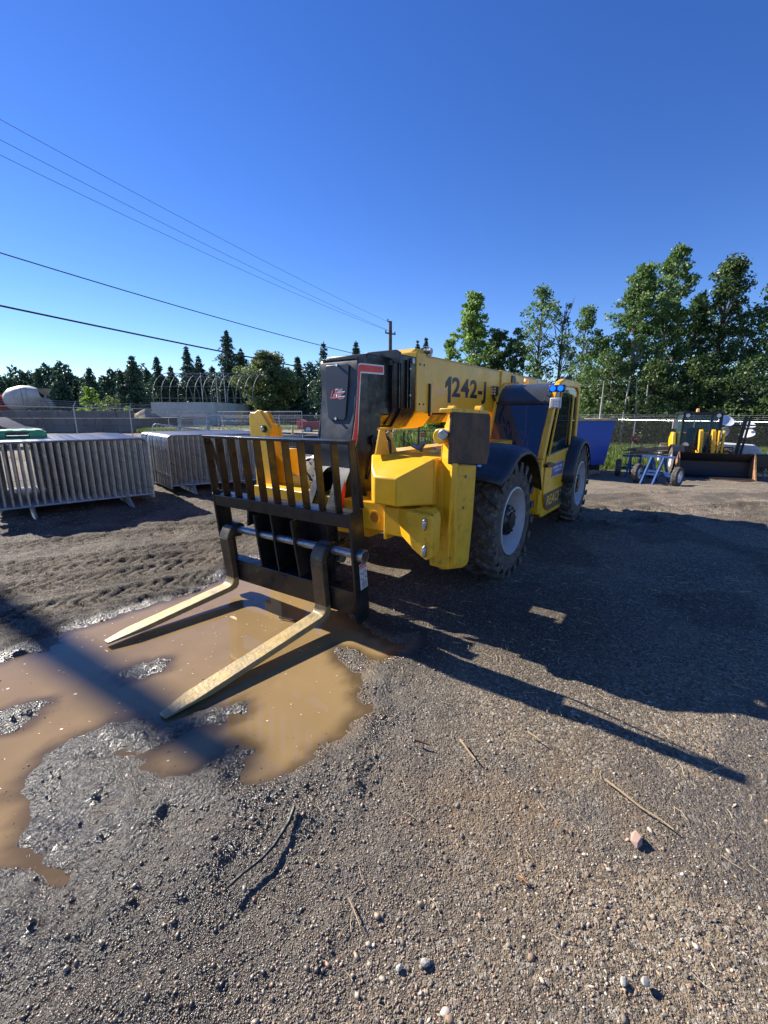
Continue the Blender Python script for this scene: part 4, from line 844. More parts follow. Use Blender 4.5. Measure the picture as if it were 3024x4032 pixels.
b = MB(); b.box(-.26, -.20, -1.06, -.86, .16, .73); b.box(-.26, -.20, -.83, -.68, .10, .74); b.box(-.26, -.20, -.62, -.40, .14, .70); b.box(-.30, -.26, -1.0, -.45, .5, .74); b.box(-.42, -.26, -.95, -.91, .2, .7); b.box(-.42, -.26, -.52, -.48, .2, .7)
build_each(b, 'coupler_plate', blk, car, bevel=.004)
b = MB(); b.cyl((-.34, -1.02, .32), (-.34, -.42, .32), .03, 14); b.cyl((-.34, -.42, .32), (-.34, -.38, .32), .045, 12); b.build('coupler_pin', steel, car)
b = MB(); b.box(-.07, .006, -W_-.002, .04, 1.335, 1.357); lb = b.build('backrest', blk, car, bevel=.002)
b = MB()
for i in range(11):
    y = -1.52+i*(1.55)/10; b.box(-.068, .0, y-.006, y+.006, .84, 1.335)
build_each(b, 'upright', blk, lb)
b = MB(); b.bar((-.07, .025, 1.30), (-.14, .0, .86), .03, .012); b.bar((-.07, -W_, 1.30), (-.14, -W_+.01, .86), .03, .012); build_each(b, 'brace', blk, lb)
def fork(y0, w, L):
    b = MB(); x0, x1 = .006, .056
    pts = [(-.0, .455), (.02, .475), (x1-.01, .45), (x1+.004, .44), (x1, .10), (x1+.006, .06), (x1+.03, .032), (x1+.07, .026)]
    out = [(x0, .46), (x1, .46), (x1, .10), (x1+.008, .062), (x1+.03, .036), (x1+.065, .028), (L-.17, .024), (L, .016), (L, .004), (L-.27, -.012), (.10, -.020), (.045, -.012), (.018, .008), (x0, .05)]
    n = len(out); vs = []
    for side in (0, 1):
        for (x, z) in out:
            tp = max(0, (x-L+.15)/.15); ins = .028*tp**1.6
            vs.append((x, (y0+ins) if side == 0 else (y0+w-ins), z))
    b.add(vs, [tuple(range(n))[::-1], tuple(range(n, 2*n))]+[(i, (i+1) % n, n+(i+1) % n, n+i) for i in range(n)])
    o = b.build('fork', [forkm], car, bevel=.006)
    # dark shank sleeve and loop round the shaft
    s = MB(); s.box(x0-.001, x1+.002, y0-.001, y0+w+.001, .085, .462); s.prism([(x0-.001, .462), (x1+.002, .462), (.045, .50), (.0, .56), (-.02, .50)], 1, y0-.001, y0+w+.001); s.build('shank', shankm, o, bevel=.005)
    s = MB(); s.lathe([(y0-.002, .03), (y0-.002, .062), (y0+w+.002, .062), (y0+w+.002, .03)], (-.075, 0, .515), 1, 24); s.prism([(-.075, .577), (-.02, .568), (.035, .50), (.02, .455), (-.06, .46)], 1, y0, y0+w); s.build('hook', blk, o, bevel=.006)
    return o
fa = fork(-.375, .122, 1.32); fb = fork(-1.455, .122, 1.115)
for f_, yc, rz in ((fa, -.315, -.055), (fb, -1.395, -.06)):
    f_.matrix_basis = Matrix.Translation((.05, yc, 0)) @ Matrix.Rotation(rz, 4, 'Z') @ Matrix.Translation((-.05, -yc, 0))
fa['label'] = 'tan worn fork nearest the danger decal'; fb['label'] = 'tan worn fork at the far end of the carriage'
# danger decal on the outer face: text x -> -x local
KT = lambda x, z, y: Matrix(((-1, 0, 0, x), (0, 0, 1, y), (0, 1, 0, z), (0, 0, 0, 1)))
b = MB(); b.box(-.146, -.058, .0005, .002, .238, .445); dec = b.build('warning_decal', mat('decal_white', (.55, .56, .6), .4), car)
b = MB(); b.box(-.142, -.062, .002, .003, .405, .438); b.build('decal_header', mat('decal_red', (.42, .01, .02), .4), dec)
ptext('DANGER', 'lettering', white, dec, KT(-.080, .413, .0035), .016, .056, bold=.02)
b = MB(); b.add([(-.066, .0036, .410), (-.076, .0036, .410), (-.071, .0036, .430)], [(0, 1, 2)])
b.build('warning_triangle', white, dec, smooth=False)
b = MB()
for (x, z) in ((-.098, .360), (-.128, .365), (-.095, .312), (-.128, .322)):
    b.tube([(x+.007*math.cos(t), .003, z+.007*math.sin(t)) for t in np.linspace(0, 6.283, 13)], .002, 4, cap=False)
for z in (.385, .338): b.tube([(-.098, .003, z-.012), (-.108, .003, z+.002), (-.12, .003, z+.002), (-.128, .003, z-.01)], .0012, 4)
for z in (.37, .325): b.box(-.076, -.072, .002, .0034, z-.012, z+.008); b.box(-.080, -.070, .002, .0034, z-.002, z+.002)
for k in range(7): b.box(-.135, -.075, .002, .0032, .248+k*.0075, .2505+k*.0075)
b.build('pictogram', decblk, dec)
# ================= CROWD BARRIERS =================
BL, BH = 2.20, 1.19
def barrier_proto():
    root = thing('crowd_barrier')
    b = MB(); r = .10; pts = [(0, 0, .10), (0, 0, BH-r)]
    pts += [(r-r*math.cos(t), 0, BH-r+r*math.sin(t)) for t in np.linspace(0, math.pi/2, 5)[1:]]
    pts += [(BL-r+r*math.sin(t), 0, BH-r+r*math.cos(t)) for t in np.linspace(0, math.pi/2, 5)]; pts += [(BL, 0, .10)]
    b.tube(pts, .019, 8); b.tube([(0, 0, .165), (BL, 0, .165)], .017, 8)
    for i in range(1, 22): x = BL*i/22; b.tube([(x, 0, .165), (x, 0, BH-.005)], .0075, 6, cap=False)
    b.build('panel', galv, root)
    for x in (.42, BL-.42):
        b = MB()
        for s in (-1, 1): b.tube([(x, 0, .17), (x+.0, s*.06, .15), (x+.02, s*.30, .0)], .019, 8)
        b.build('foot', galv, root)
    b = MB()
    for z in (.38, .92): b.tube([(BL, 0, z), (BL+.03, 0, z+.005), (BL+.035, 0, z-.05)], .008, 6); b.tube([(0, 0, z-.03), (-.03, 0, z-.03), (-.035, 0, z+.03)], .008, 6)
    build_each(b, 'hook', steel, root)
    return root
bproto = barrier_proto(); used_proto = [False]
def put_barrier(loc, rz, label, group, rot=None):
    if used_proto[0]: o = copy_tree(bproto)
    else: o = bproto; used_proto[0] = True
    o.location = loc; o.rotation_euler = rot if rot else (0, 0, rz); tag(o, label, 'barrier', group); return o
A_ = G0(603, 1947, .15); B_ = G0(20, 2010, .15)
dv = (A_-B_).normalized(); nv = Vector((-dv.y, dv.x, 0))
if nv.y < 0: nv = -nv
rzb = math.atan2(dv.y, dv.x); P0 = A_-dv*(BL+.0)
N1 = 44
for i in range(N1):
    p = P0+nv*(.056*i+.01*random.random())+dv*random.uniform(-.022, .022)
    put_barrier((p.x, p.y, 0.0), rzb+random.uniform(-.004, .004),
        'front galvanised crowd barrier of the stack nearest the camera, facing the puddle' if i == 0 else
        ('rearmost galvanised crowd barrier of the stack under the green pallet' if i == N1-1 else 'galvanised crowd barrier packed inside the stack under the green pallet'), 'crowd barriers stacked under the green pallet')
A2 = G0(678, 1914, .165); B2 = G0(1000, 1890, .165); dv2 = (B2-A2).normalized(); nv2 = Vector((-dv2.y, dv2.x, 0)); rz2 = math.atan2(dv2.y, dv2.x)
N2 = 34
for i in range(N2):
    p = A2+nv2*(.06*i)-dv2*(.012*i)+dv2*random.uniform(-.022, .022)
    put_barrier((p.x, p.y, 0.0), rz2+random.uniform(-.004, .004),
        'front galvanised crowd barrier of the stack seen behind the telehandler backrest' if i == 0 else
        ('rearmost galvanised crowd barrier of the stack behind the backrest' if i == N2-1 else 'galvanised crowd barrier packed inside the stack behind the backrest'), 'crowd barriers stacked behind the backrest')
p = at(575, 1700, 11.2); put_barrier((p.x-.05, p.y, p.z-.96), 0, 'loose galvanised crowd barrier leaning over the stack behind the backrest', None, rot=(R(-8), R(9), rz2-.35))

# green pallet on the near stack
pc = A_-dv*2.0+nv*1.0
pal = thing('plastic_pallet', (pc.x-.2, pc.y+.15, BH+.02), rzb, 'green plastic pallet lying on the stack of crowd barriers', 'pallet')
grn = mat('green_plastic', (.015, .22, .12), .5, var=.2, vs=5, dirt=(.02, .10, .07), dirtamt=.2); grn2 = mat('green_plastic_dark', (.01, .10, .055), .6)
b = MB(); b.box(-.62, .62, -.5, .5, .115, .14)
for i in range(7): b.box(-.60+i*.185, -.52+i*.185, -.49, .49, .1405, .146)
b.build('deck', grn, pal, bevel=.004)
for y in (-.45, 0, .45):
    b = MB(); 
    for x in (-.55, 0, .55): b.box(x-.12, x+.12, y-.05, y+.05, .02, .115)
    build_each(b, 'block', grn if y else grn2, pal, bevel=.006)
b = MB()
for y in (-.45, 0, .45): b.box(-.62, .62, y-.05, y+.05, 0, .02)
build_each(b, 'skid', grn, pal, bevel=.004)

# ================= FENCES =================
def chain_mat(name, pitch=.07, w=.10, col=(.30, .31, .32), met=.5):
    m = bpy.data.materials.new(name); m.use_nodes = True; n = m.node_tree.nodes; l = m.node_tree.links; b = n['Principled BSDF']
    b.inputs['Base Color'].default_value = (*col, 1); b.inputs['Roughness'].default_value = .45; b.inputs['Metallic'].default_value = met
    tc = n.new('ShaderNodeTexCoord'); sp = n.new('ShaderNodeSeparateXYZ'); l.new(tc.outputs['Object'], sp.inputs[0])
    outs = []
    for s in ('ADD', 'SUBTRACT'):
        a = n.new('ShaderNodeMath'); a.operation = s; l.new(sp.outputs[0], a.inputs[0]); l.new(sp.outputs[2], a.inputs[1])
        d = n.new('ShaderNodeMath'); d.operation = 'DIVIDE'; l.new(a.outputs[0], d.inputs[0]); d.inputs[1].default_value = pitch
        f = n.new('ShaderNodeMath'); f.operation = 'FRACT'; l.new(d.outputs[0], f.inputs[0])
        c = n.new('ShaderNodeMath'); c.operation = 'LESS_THAN'; l.new(f.outputs[0], c.inputs[0]); c.inputs[1].default_value = w; outs.append(c)
    mx = n.new('ShaderNodeMath'); mx.operation = 'MAXIMUM'; l.new(outs[0].outputs[0], mx.inputs[0]); l.new(outs[1].outputs[0], mx.inputs[1])
    l.new(mx.outputs[0], b.inputs['Alpha']); return m
chn = chain_mat('chain_link_wire', w=.085); chr_ = chain_mat('dull_chain_link_wire', w=.055, col=(.10, .105, .10), met=0.0)
def fence(name, pts, h, label, post_r=.03, arm=True, barbed=True, mesh=chn, pm=galv, rail_h=None, gap=3.0, base=None, cat='fence'):
    a = Vector(pts[0]); bb = Vector(pts[1]); d = (bb-a); L = math.hypot(d.x, d.y); rz = math.atan2(d.y, d.x)
    root = thing(name, (a.x, a.y, a.z), rz, label, cat); n = max(1, round(L/gap)); dz = (bb.z-a.z)/L
    hh = (h, pts[1][3] if len(pts[1]) > 3 else h)
    H = lambda x: h
    for i in range(n+1):
        x = L*i/n; z0 = dz*x; b = MB(); b.tube([(x, 0, z0-.1), (x, 0, z0+h)], post_r, 8)
        if arm: b.tube([(x, 0, z0+h), (x, -.16, z0+h+.30)], [post_r*.9, post_r*.5], 8)
        b.build('post', pm, root)
    b = MB(); b.tube([(0, 0, h-.02), (L, 0, dz*L+h-.02)], .021, 8); b.build('top_rail', pm, root)
    b = MB(); b.add([(0, .012, .03), (L, .012, dz*L+.03), (L, .012, dz*L+h-.02), (0, .012, h-.02)], [(0, 1, 2, 3)]); b.build('chain_link', mesh, root, smooth=False)
    if barbed:
        b = MB()
        for k in range(3): b.tube([(0, -.05*(k+1), h+.09*(k+1)), (L, -.05*(k+1), dz*L+h+.09*(k+1))], .006, 4)
        b.build('barbed_wire', pm, root)
    return root
V3 = lambda x, y, z=0: (x, y, z)
fr1 = fence('chain_link_fence', [(12.2, 34.0, -.75), (14.9, 26.0, -.75)], 2.03, 'chain link fence stretch with barbed wire behind the blue dumpster', mesh=chr_)
fr2 = fence('chain_link_fence', [(14.9, 26.0, -.75), (17.2, 19.3, -.75)], 2.02, 'chain link fence stretch behind the small loader and trees', mesh=chr_)
fr3 = fence('chain_link_fence', [(17.2, 19.3, -.75), (22.5, 13.0, -.75)], 2.02, 'chain link fence stretch at the right edge by the light tower', mesh=chr_)
fl1 = fence('chain_link_fence', [(-19.5, 12.5, 0), (-15.6, 17.2, 0)], 2.08, 'chain link fence stretch in front of the dark car', gap=3)
fl2 = fence('chain_link_fence', [(-15.6, 17.2, 0), (-16.2, 33, 0)], 1.95, 'long chain link fence stretch in front of the dark block wall', gap=5)
fl3 = fence('chain_link_fence', [(-16.2, 33, 0), (-3.0, 30, 0)], 1.52, 'chain link fence stretch in front of the concrete basin and red truck bed', gap=4, arm=False, barbed=False)
# temporary fence panels
def wire_panel(name, w, h, label, loc, rot, cat='fence panel', m=galv):
    root = thing(name, loc, 0, label, cat, rot=rot)
    b = MB(); b.tube([(0, 0, 0), (0, 0, h), (w, 0, h), (w, 0, 0)], .022, 8); b.tube([(0, 0, .12), (w, 0, .12)], .018, 8); b.tube([(0, 0, h-.25), (w, 0, h-.25)], .014, 8); b.build('frame', m, root)
    b = MB()
    for i in range(1, int(w/.075)): b.tube([(i*.075, 0, .12), (i*.075, 0, h)], .003, 4, cap=False)
    for k in range(1, int(h/.2)): b.tube([(0, 0, .12+k*.2), (w, 0, .12+k*.2)], .003, 4, cap=False)
    b.build('wire_mesh', m, root); return root
p = at(1195, 1790, 17.4); q = at(870, 1770, 18.8); rzp = math.atan2(p.y-q.y, p.x-q.x); Lp = math.hypot(p.x-q.x, p.y-q.y)
wire_panel('temporary_fence_panel', Lp, 1.70, 'temporary fence panel standing beside the black mesh bin', (q.x, q.y, 0), (0, 0, rzp))
for k in range(4):
    p = at(700, 1700, 19.5+k*.12); wire_panel('temporary_fence_panel', 1.3, 1.72-.02*k, ['front temporary fence panel of the leaning bundle beyond the barriers', 'second temporary fence panel of the leaning bundle', 'third temporary fence panel of the leaning bundle', 'rear temporary fence panel of the leaning bundle'][k], (p.x+k*.03, p.y, 0), (R(-6-k), 0, -.05+.02*k), m=steel)
# black pipe gate and posts seen under the boom
gt = thing('pipe_gate', (at(1590, 1700, 12.5).x, 12.5, 0), .05, 'black pipe gate seen under the boom', 'gate')
b = MB(); b.tube([(0, 0, .0), (0, 0, 1.14)], .028, 8); b.build('post', blk, gt)
b = MB(); b.tube([(.12, 0, 0), (.12, 0, 1.14), (1.3, 0, 1.14)], .014, 6); b.tube([(.62, 0, 0), (.62, 0, 1.14)], .014, 6); b.tube([(.43, 0, 0), (.43, 0, 1.5)], .03, 8); b.tube([(0, 0, .62), (1.3, 0, .62)], .01, 6); b.build('gate_frame', blk, gt)

# ================= RIGHT SIDE OBJECTS =================
def Gs(u, v): return G(u, v)
# blue dumpster
dumpR = at(2428, 1650, 17.6); dumpL = at(2180, 1640, 16.6)
d = Vector((dumpR.x-dumpL.x, dumpR.y-dumpL.y, 0)); L = d.length
dmp = thing('dumpster', (dumpL.x, dumpL.y, -.75), math.atan2(d.y, d.x), 'big blue steel dumpster behind the rear wheel', 'dumpster')
b = MB(); Hd = 2.13
b.add([(0, 0, .35), (L-.38, 0, .35), (L, 0, Hd), (-.3, 0, Hd), (0, 1.7, .35), (L-.38, 1.7, .35), (L, 1.7, Hd), (-.3, 1.7, Hd)], [(0, 1, 2, 3), (5, 4, 7, 6), (1, 5, 6, 2), (4, 0, 3, 7), (0, 4, 5, 1)])
body = b.build('body', bluep, dmp, bevel=.01); so = body.modifiers.new('t', 'SOLIDIFY'); so.thickness = .03
b = MB()
for x in (.9, 1.6, 2.2): pass
b.bar((-.3, -.03, Hd), (L+.02, -.03, Hd), .09, .08); b.bar((-.3, 1.73, Hd), (L+.02, 1.73, Hd), .09, .08); b.bar((L, -.05, Hd), (L, 1.75, Hd), .08, .08); b.build('rim', mat('rusty_cream_rim', (.34, .26, .18), .7, var=.3, vs=6), dmp, bevel=.01)
b = MB(); b.box(.1, L-.45, .15, 1.55, .0, .35); b.build('skid', decblk, dmp)
b = MB(); b.bar((.9, -.035, Hd-.05), (.9, -.035, .38), .08, .05); b.build('rib', bluep, dmp)
lg = thing('log_piece', tuple(Gs(2335, 1872)), .5, 'short split log lying on the ground by the dumpster', 'log')
b = MB(); b.tube([(-.3, 0, .1), (0, .02, .12), (.3, 0, .09)], [.10, .12, .09], 9); b.build('trunk', wood, lg)

def small_wheel(parent, x, y, z, r=.33, w=.18, side=-1):
    t = MB(); h = w/2
    t.lathe([(-h+.01, r*.6), (-h, r*.7), (-h, r*.88), (-h+.03, r*.98), (0, r), (h-.03, r*.98), (h, r*.88), (h, r*.7), (h-.01, r*.6)], (0, 0, 0), 1, 28)
    o = t.build('wheel', rub, parent); o.location = (x, y, z)
    q = MB()
    for s in (-1, 1): q.lathe([(s*(h-.012), r*.61), (s*(h-.03), r*.55), (s*(h-.055), r*.45), (s*(h-.03), r*.30), (s*(h-.02), r*.14), (s*(h+.0), 0)], (0, 0, 0), 1, 20)
    q.build('rim', mat('silver_rim', (.7, .71, .73), .3, metal=.3), o)
    return o
def axle_stand(p0, p1, label, load=False, h=.95):
    d = Vector((p1.x-p0.x, p1.y-p0.y, 0)); L = d.length; z0 = min(p0.z, p1.z)
    root = thing('trailer_axle_stand', (p0.x, p0.y, z0), math.atan2(d.y, d.x)-math.pi/2, label, 'axle stand', 'blue axle stands on trailer wheels')
    small_wheel(root, 0, 0, .33); small_wheel(root, 0, L, .33)
    b = MB(); b.bar((0, .1, .33), (0, L-.1, .33), .07, .07); b.bar((0, .25, .45), (0, L-.15, .40), .06, .06); b.build('axle', trailb, root)
    for y in (L*.32, L*.62):
        b = MB(); b.bar((.05, y+.02, h), (.42, y-.1, 0), .06, .06); b.bar((.05, y+.02, h), (-.42, y+.1, .05), .06, .06); b.bar((.26, y-.04, .38), (-.2, y+.04, .38), .05, .05); b.build('leg', trailb, root)
    b = MB(); b.bar((.28, L*.30, .36), (.28, L*.62, .36), .05, .05); b.bar((.05, .1, h), (.05, L-.1, h), .07, .07); b.build('cross_bar', trailb, root)
    return root
axle_stand(Gs(2506, 1898), Gs(2662, 1912), 'blue axle stand on trailer wheels, the nearer empty one')
st2 = axle_stand(Gs(2430, 1873), Gs(2560, 1880), 'blue axle stand on trailer wheels, the farther one under the lumber', h=.80)
c0 = Gs(2430, 1873); 
for k in range(26):
    a = at(random.uniform(2450, 2560), 1790, 16.6+random.uniform(-.3, .5)); Lk = random.uniform(.4, 1.2)*(1.5 if a.x < 9.2 else .8); an = random.uniform(-.35, .35)+(.9 if k % 6 == 0 else 0)
    zz = -.75+.86+.05*random.randint(0, 4)*(1 if k < 20 else .5)
    b = MB(); w, h_ = random.choice([(.09, .04), (.14, .035), (.09, .09)])
    b.bar((0, 0, 0), (Lk*math.cos(an), Lk*math.sin(an), random.uniform(-.03, .05)), w, h_)
    o = b.build('board', wood, None, bevel=.004); o.location = (a.x, a.y, zz)
    tag(o, 'rough wooden board in the heap lying across the farther blue axle stand', 'board', 'scrap boards on the farther axle stand')

# compact wheel loader
bl_, br_ = Gs(2672, 1882), Gs(2975, 1897); mid = (bl_+br_)/2; rv = (br_-bl_); rv.z = 0; BWd = rv.length; rv.normalize()
lod = thing('wheel_loader', (mid.x, mid.y, -.75), math.atan2(rv.y, rv.x)-math.pi/2, 'small yellow and black wheel loader with wide bucket beyond the axle stands', 'loader')
bk = MB(); w = BWd/2
pr = [(0.02, .02), (-.72, .03), (-.86, .25), (-.84, .62), (-.55, .90), (-.50, .93), (-.52, .88), (-.78, .60), (-.79, .28), (-.68, .08), (0.0, .05)]
bk.prism(pr, 1, -w, w); bkt = bk.build('bucket', mat('worn_black_bucket', (.016, .016, .018), .5, var=.3, vs=4), lod)
for s in (-1, 1):
    b = MB(); b.prism([(0.03, .02), (-.74, .02), (-.88, .25), (-.86, .64), (-.54, .95), (-.40, .80)], 1, s*w-.02, s*w+.02); b.build('bucket_side', mat('bucket_rust', (.30, .15, .07), .7, var=.4, vs=4, dirt=(.45, .32, .25), dirtamt=.3), bkt)
b = MB(); b.box(-.10, .06, -w-.01, w+.01, .0, .022); b.build('cutting_edge', MATS['bucket_rust'], bkt)
for y in (-.42, -.02):
    b = MB(); b.prism([(-.85, .45), (-.95, 1.15), (-1.15, 1.72), (-1.3, 1.78), (-1.32, 1.6), (-1.12, 1.1), (-1.05, .45)], 1, y-.06, y+.06); b.build('lift_arm', yel, lod, bevel=.01)
b = MB(); b.prism([(-.95, .9), (-1.0, 1.7), (-1.15, 1.75), (-1.2, 1.0)], 1, .10, .16); b.prism([(-.95, .9), (-1.0, 1.7), (-1.15, 1.75), (-1.2, 1.0)], 1, .24, .30)
for k in range(5): b.box(-1.15, -1.0, .1, .3, 1.0+k*.15, 1.04+k*.15)
b.prism([(-.95, .45), (-.95, .9), (-1.5, 1.0), (-1.6, .45)], 1, -.5, .5); b.build('front_frame', yel, lod, bevel=.01)
b = MB()
for y in (-.33, -.28): b.tube([(-1.0, y, .8), (-.92, y, 1.2), (-1.1, y, 1.55)], .015, 6)
build_each(b, 'hose', decblk, lod)
b = MB(); b.cyl((-1.05, -.5, .95), (-1.05, .35, .95), .06, 12); b.prism([(-.80, .55), (-.95, 1.25), (-1.05, 1.25), (-.95, .5)], 1, -.25, -.17); b.cyl((-.95, -.21, 1.2), (-1.45, -.21, 1.35), .045, 10); b.build('bucket_linkage', blk, lod)
b = MB(); b.box(-3.9, -1.4, -.85, .05, .45, .75); b.box(-1.62, -1.35, -.95, .15, .75, 1.12); b.build('lower_body', blk, lod, bevel=.02)
CBY = -.38
b = MB(); x0, x1 = -1.55, -2.9
for (xx, yy) in ((x0, CBY-.62), (x0, CBY+.62), (x1, CBY-.62), (x1, CBY+.62)): b.bar((xx+(.10 if xx == x0 else 0), yy, 1.0), (xx-.06*(xx == x0), yy*1.0, 2.36), .09, .09)
b.box(x1-.06, x0+.05, CBY-.68, CBY+.68, 2.34, 2.44); b.box(x1, x0+.12, CBY-.64, CBY+.64, .62, 1.05); cb2 = b.build('cab_frame', blk, lod, bevel=.02)
gg = mat('green_glass', (.03, .09, .09), .04, alpha=.55)
b = MB(); b.add([(x0+.09, CBY-.58, 1.05), (x0+.09, CBY+.58, 1.05), (x0-.05, CBY+.58, 2.34), (x0-.05, CBY-.58, 2.34)], [(0, 1, 2, 3)]); b.build('windshield', gg, cb2, smooth=False)
for s in (-1, 1): b = MB(); b.add([(x1, CBY+s*.62, 1.05), (x0+.1, CBY+s*.62, 1.05), (x0-.05, CBY+s*.62, 2.34), (x1, CBY+s*.62, 2.34)], [(0, 1, 2, 3)]); b.build('side_window', gg, cb2, smooth=False)
b = MB(); b.box(-2.6, -2.3, CBY-.25, CBY+.25, 1.0, 1.15); b.box(-2.7, -2.58, CBY-.25, CBY+.25, 1.1, 1.8); b.tube([(-1.9, CBY+.18*math.cos(t), 1.45+.1*math.sin(t)) for t in np.linspace(0, 6.28, 14)], .014, 6); b.build('seat', decblk, cb2)
b = MB(); b.lathe([(0, .06), (.12, .055), (.14, 0)], (-2.0, CBY-.1, 2.44), 2, 12); b.build('beacon', amber, cb2)
for s in (-1, 1): b = MB(); b.lathe([(0, .0), (0, .075), (-.05, .06)], (x0+.07, CBY+s*.5, 2.30), 0, 14); o = b.build('work_light', mat('lamp_lens', (.7, .72, .75), .15), cb2)
b = MB(); b.bar((-1.5, CBY-.66, 1.95), (-1.45, CBY-.86, 2.1), .03, .03); b.box(-1.50, -1.42, CBY-.98, CBY-.80, 1.78, 2.14); b.build('mirror', MATS['lamp_lens2'], cb2, bevel=.01)
b = MB(); b.lathe([(0, .0), (0, .11), (-.08, .08)], (x0+.18, CBY-.46, 1.15), 0, 14); b.build('headlight', MATS['lamp_lens'], cb2)
b = MB(); b.prism([(-2.9, .6), (-4.2, .6), (-4.2, 1.3), (-3.9, 1.55), (-2.9, 1.6)], 1, CBY-.6, CBY+.6); b.prism([(-2.0, 1.0), (-2.3, 1.6), (-2.7, 1.62), (-2.9, 1.0)], 1, CBY-.80, CBY-.66); b.build('engine_hood', yel, lod, bevel=.03)
for (x, y) in ((-1.5, CBY-.72), (-1.5, CBY+.95), (-3.5, CBY-.85), (-3.5, CBY+.85)):
    t = MB(); rr_ = .55; h = .17; t.lathe([(-h, .3), (-h, .45), (-h+.04, rr_-.02), (0, rr_), (h-.04, rr_-.02), (h, .45), (h, .3)], (0, 0, 0), 1, 28)
    for k in range(18):
        a = 2*math.pi*k/18
        t.bar((math.sin(a)*rr_, -.15, math.cos(a)*rr_), (math.sin(a+.15)*rr_, 0.0, math.cos(a+.15)*rr_), .05, .05); t.bar((math.sin(a+.15)*rr_, 0, math.cos(a+.15)*rr_), (math.sin(a)*rr_, .15, math.cos(a)*rr_), .05, .05)
    o = t.build('wheel', rub, lod); o.location = (x, y, .55)
    q = MB(); 
    for s in (-1, 1): q.lathe([(s*(h-.01), .31), (s*(h-.06), .25), (s*(h-.06), 0)], (0, 0, 0), 1, 20)
    q.build('rim', rimm, o)
b = MB()
for x, y in ((-1.5, CBY-.72),):
    pts = [(x+.62*math.cos(t), .55+.62*math.sin(t)) for t in np.linspace(R(20), R(175), 9)]
    for p, q in zip(pts[:-1], pts[1:]): b.add([(p[0], y-.2, p[1]), (p[0], y+.2, p[1]), (q[0], y+.2, q[1]), (q[0], y-.2, q[1]), (p[0], y-.2, p[1]-.03), (p[0], y+.2, p[1]-.03), (q[0], y+.2, q[1]-.03), (q[0], y-.2, q[1]-.03)], [(0, 1, 2, 3), (4, 7, 6, 5), (0, 4, 5, 1), (3, 2, 6, 7), (0, 3, 7, 4), (1, 5, 6, 2)])
b.build('fender', plas, lod)

# light tower trailer
lt = thing('light_tower_trailer', (at(2895, 1790, 19.0).x, 19.0, -.75), -.6, 'white light tower trailer with folded mast and four lamp heads beside the loader', 'light tower')
b = MB(); b.prism([(-.9, .55), (.75, .55), (.85, .75), (.6, 1.05), (-.7, 1.12), (-.95, .85)], 1, -.5, .5); b.build('hood', wpaint, lt, bevel=.03)
b = MB(); b.box(-1.1, 1.3, -.45, .45, .4, .55); b.bar((1.3, 0, .45), (2.2, 0, .42), .1, .08); b.bar((.2, -.75, .45), (.2, .75, .45), .08, .08); b.build('frame', blk, lt)
b = MB(); b.bar((-.05, -.55, .6), (.1, -.55, 2.25), .14, .14); b.bar((.12, -.5, .6), (.25, -.5, 2.25), .08, .08); b.bar((-.9, -.55, 1.88), (.9, -.55, 1.9), .06, .06); b.build('mast', blk, lt)
for s in (-.6, .6): small_wheel(lt, .2, s, .33)
def lamphead(uv, Y, r, tilt, yaw):
    c = at(*uv, Y); lc = lt.matrix_basis.inverted() @ c if False else (Matrix.Translation(lt.location) @ Matrix.Rotation(-.6, 4, 'Z')).inverted() @ c
    b = MB(); b.lathe([(-.12, .05), (-.10, r*.45), (-.04, r*.85), (0.0, r), (.01, r*.98), (-.02, r*.8), (-.05, 0)], (0, 0, 0), 0, 24)
    o = b.build('lamp_head', mat('lamp_reflector', (.75, .77, .80), .25, metal=.2), lt, sharp=50); o.location = lc; o.rotation_euler = (0, tilt, yaw)
    b = MB(); b.bar((-.1, 0, 0), (-.2, 0, 0), .12, .12); b.build('lamp_bracket', blk, o)
lamphead((2860, 1656), 18.4, .30, -.75, -1.1); lamphead((2850, 1702), 18.4, .24, .3, -.9); lamphead((2945, 1672), 18.6, .28, -1.1, -1.2); lamphead((2942, 1708), 18.6, .28, -.9, -1.9)
b = thing('trailer_hitch_box', (at(2995, 1800, 16.5).x, 16.5, -.75), -.4, 'black steel box with trailer coupling at the right edge beyond the bucket', 'box')
m_ = MB(); m_.box(-.35, .35, -.3, .3, .35, .85); m_.build('box', decblk, b, bevel=.02)
m_ = MB(); m_.bar((0, -.3, .3), (0, -.6, .25), .08, .08); m_.cyl((.1, -.35, .0), (.1, -.35, .35), .03, 8); m_.cyl((-.25, -.2, .0), (-.25, -.2, .35), .03, 8); m_.cyl((-.25, .2, .0), (-.25, .2, .35), .03, 8); m_.build('coupling', steel, b)

# red signs
def sign(u, v, Y, w, h, label, zg):
    c = at(u, v, Y); root = thing('warning_sign', (c.x, Y, zg), 0, label, 'sign')
    b = MB(); b.box(-w/2, w/2, -.012, .0, c.z-zg-h/2, c.z-zg+h/2); o = b.build('panel', mat('sign_red', (.30, .02, .02), .5), root)
    b = MB(); b.box(-.05*w/.3, -.01, -.016, -.013, c.z-zg-.02, c.z-zg+.02); b.box(.02, .06*w/.3, -.016, -.013, c.z-zg-.018, c.z-zg+.018); b.build('print', white, o)
    return root
s1 = sign(2502, 1728, 25.9, .42, .30, 'red sign fixed to the galvanised fence post beside the dumpster', -.75)
s2 = sign(1667, 1712, 14.0, .16, .13, 'small red sign on a thin post seen under the boom', 0)
b = MB(); b.cyl((0, .02, 0), (0, .02, at(1667, 1712, 14).z+.05), .012, 8); b.build('post', galv, s2)
s3 = thing('yellow_marker', (at(2523, 1716, 25.8).x, 25.8, -.75), 0, 'small yellow marker tag on the chain link beside the red sign', 'marker')
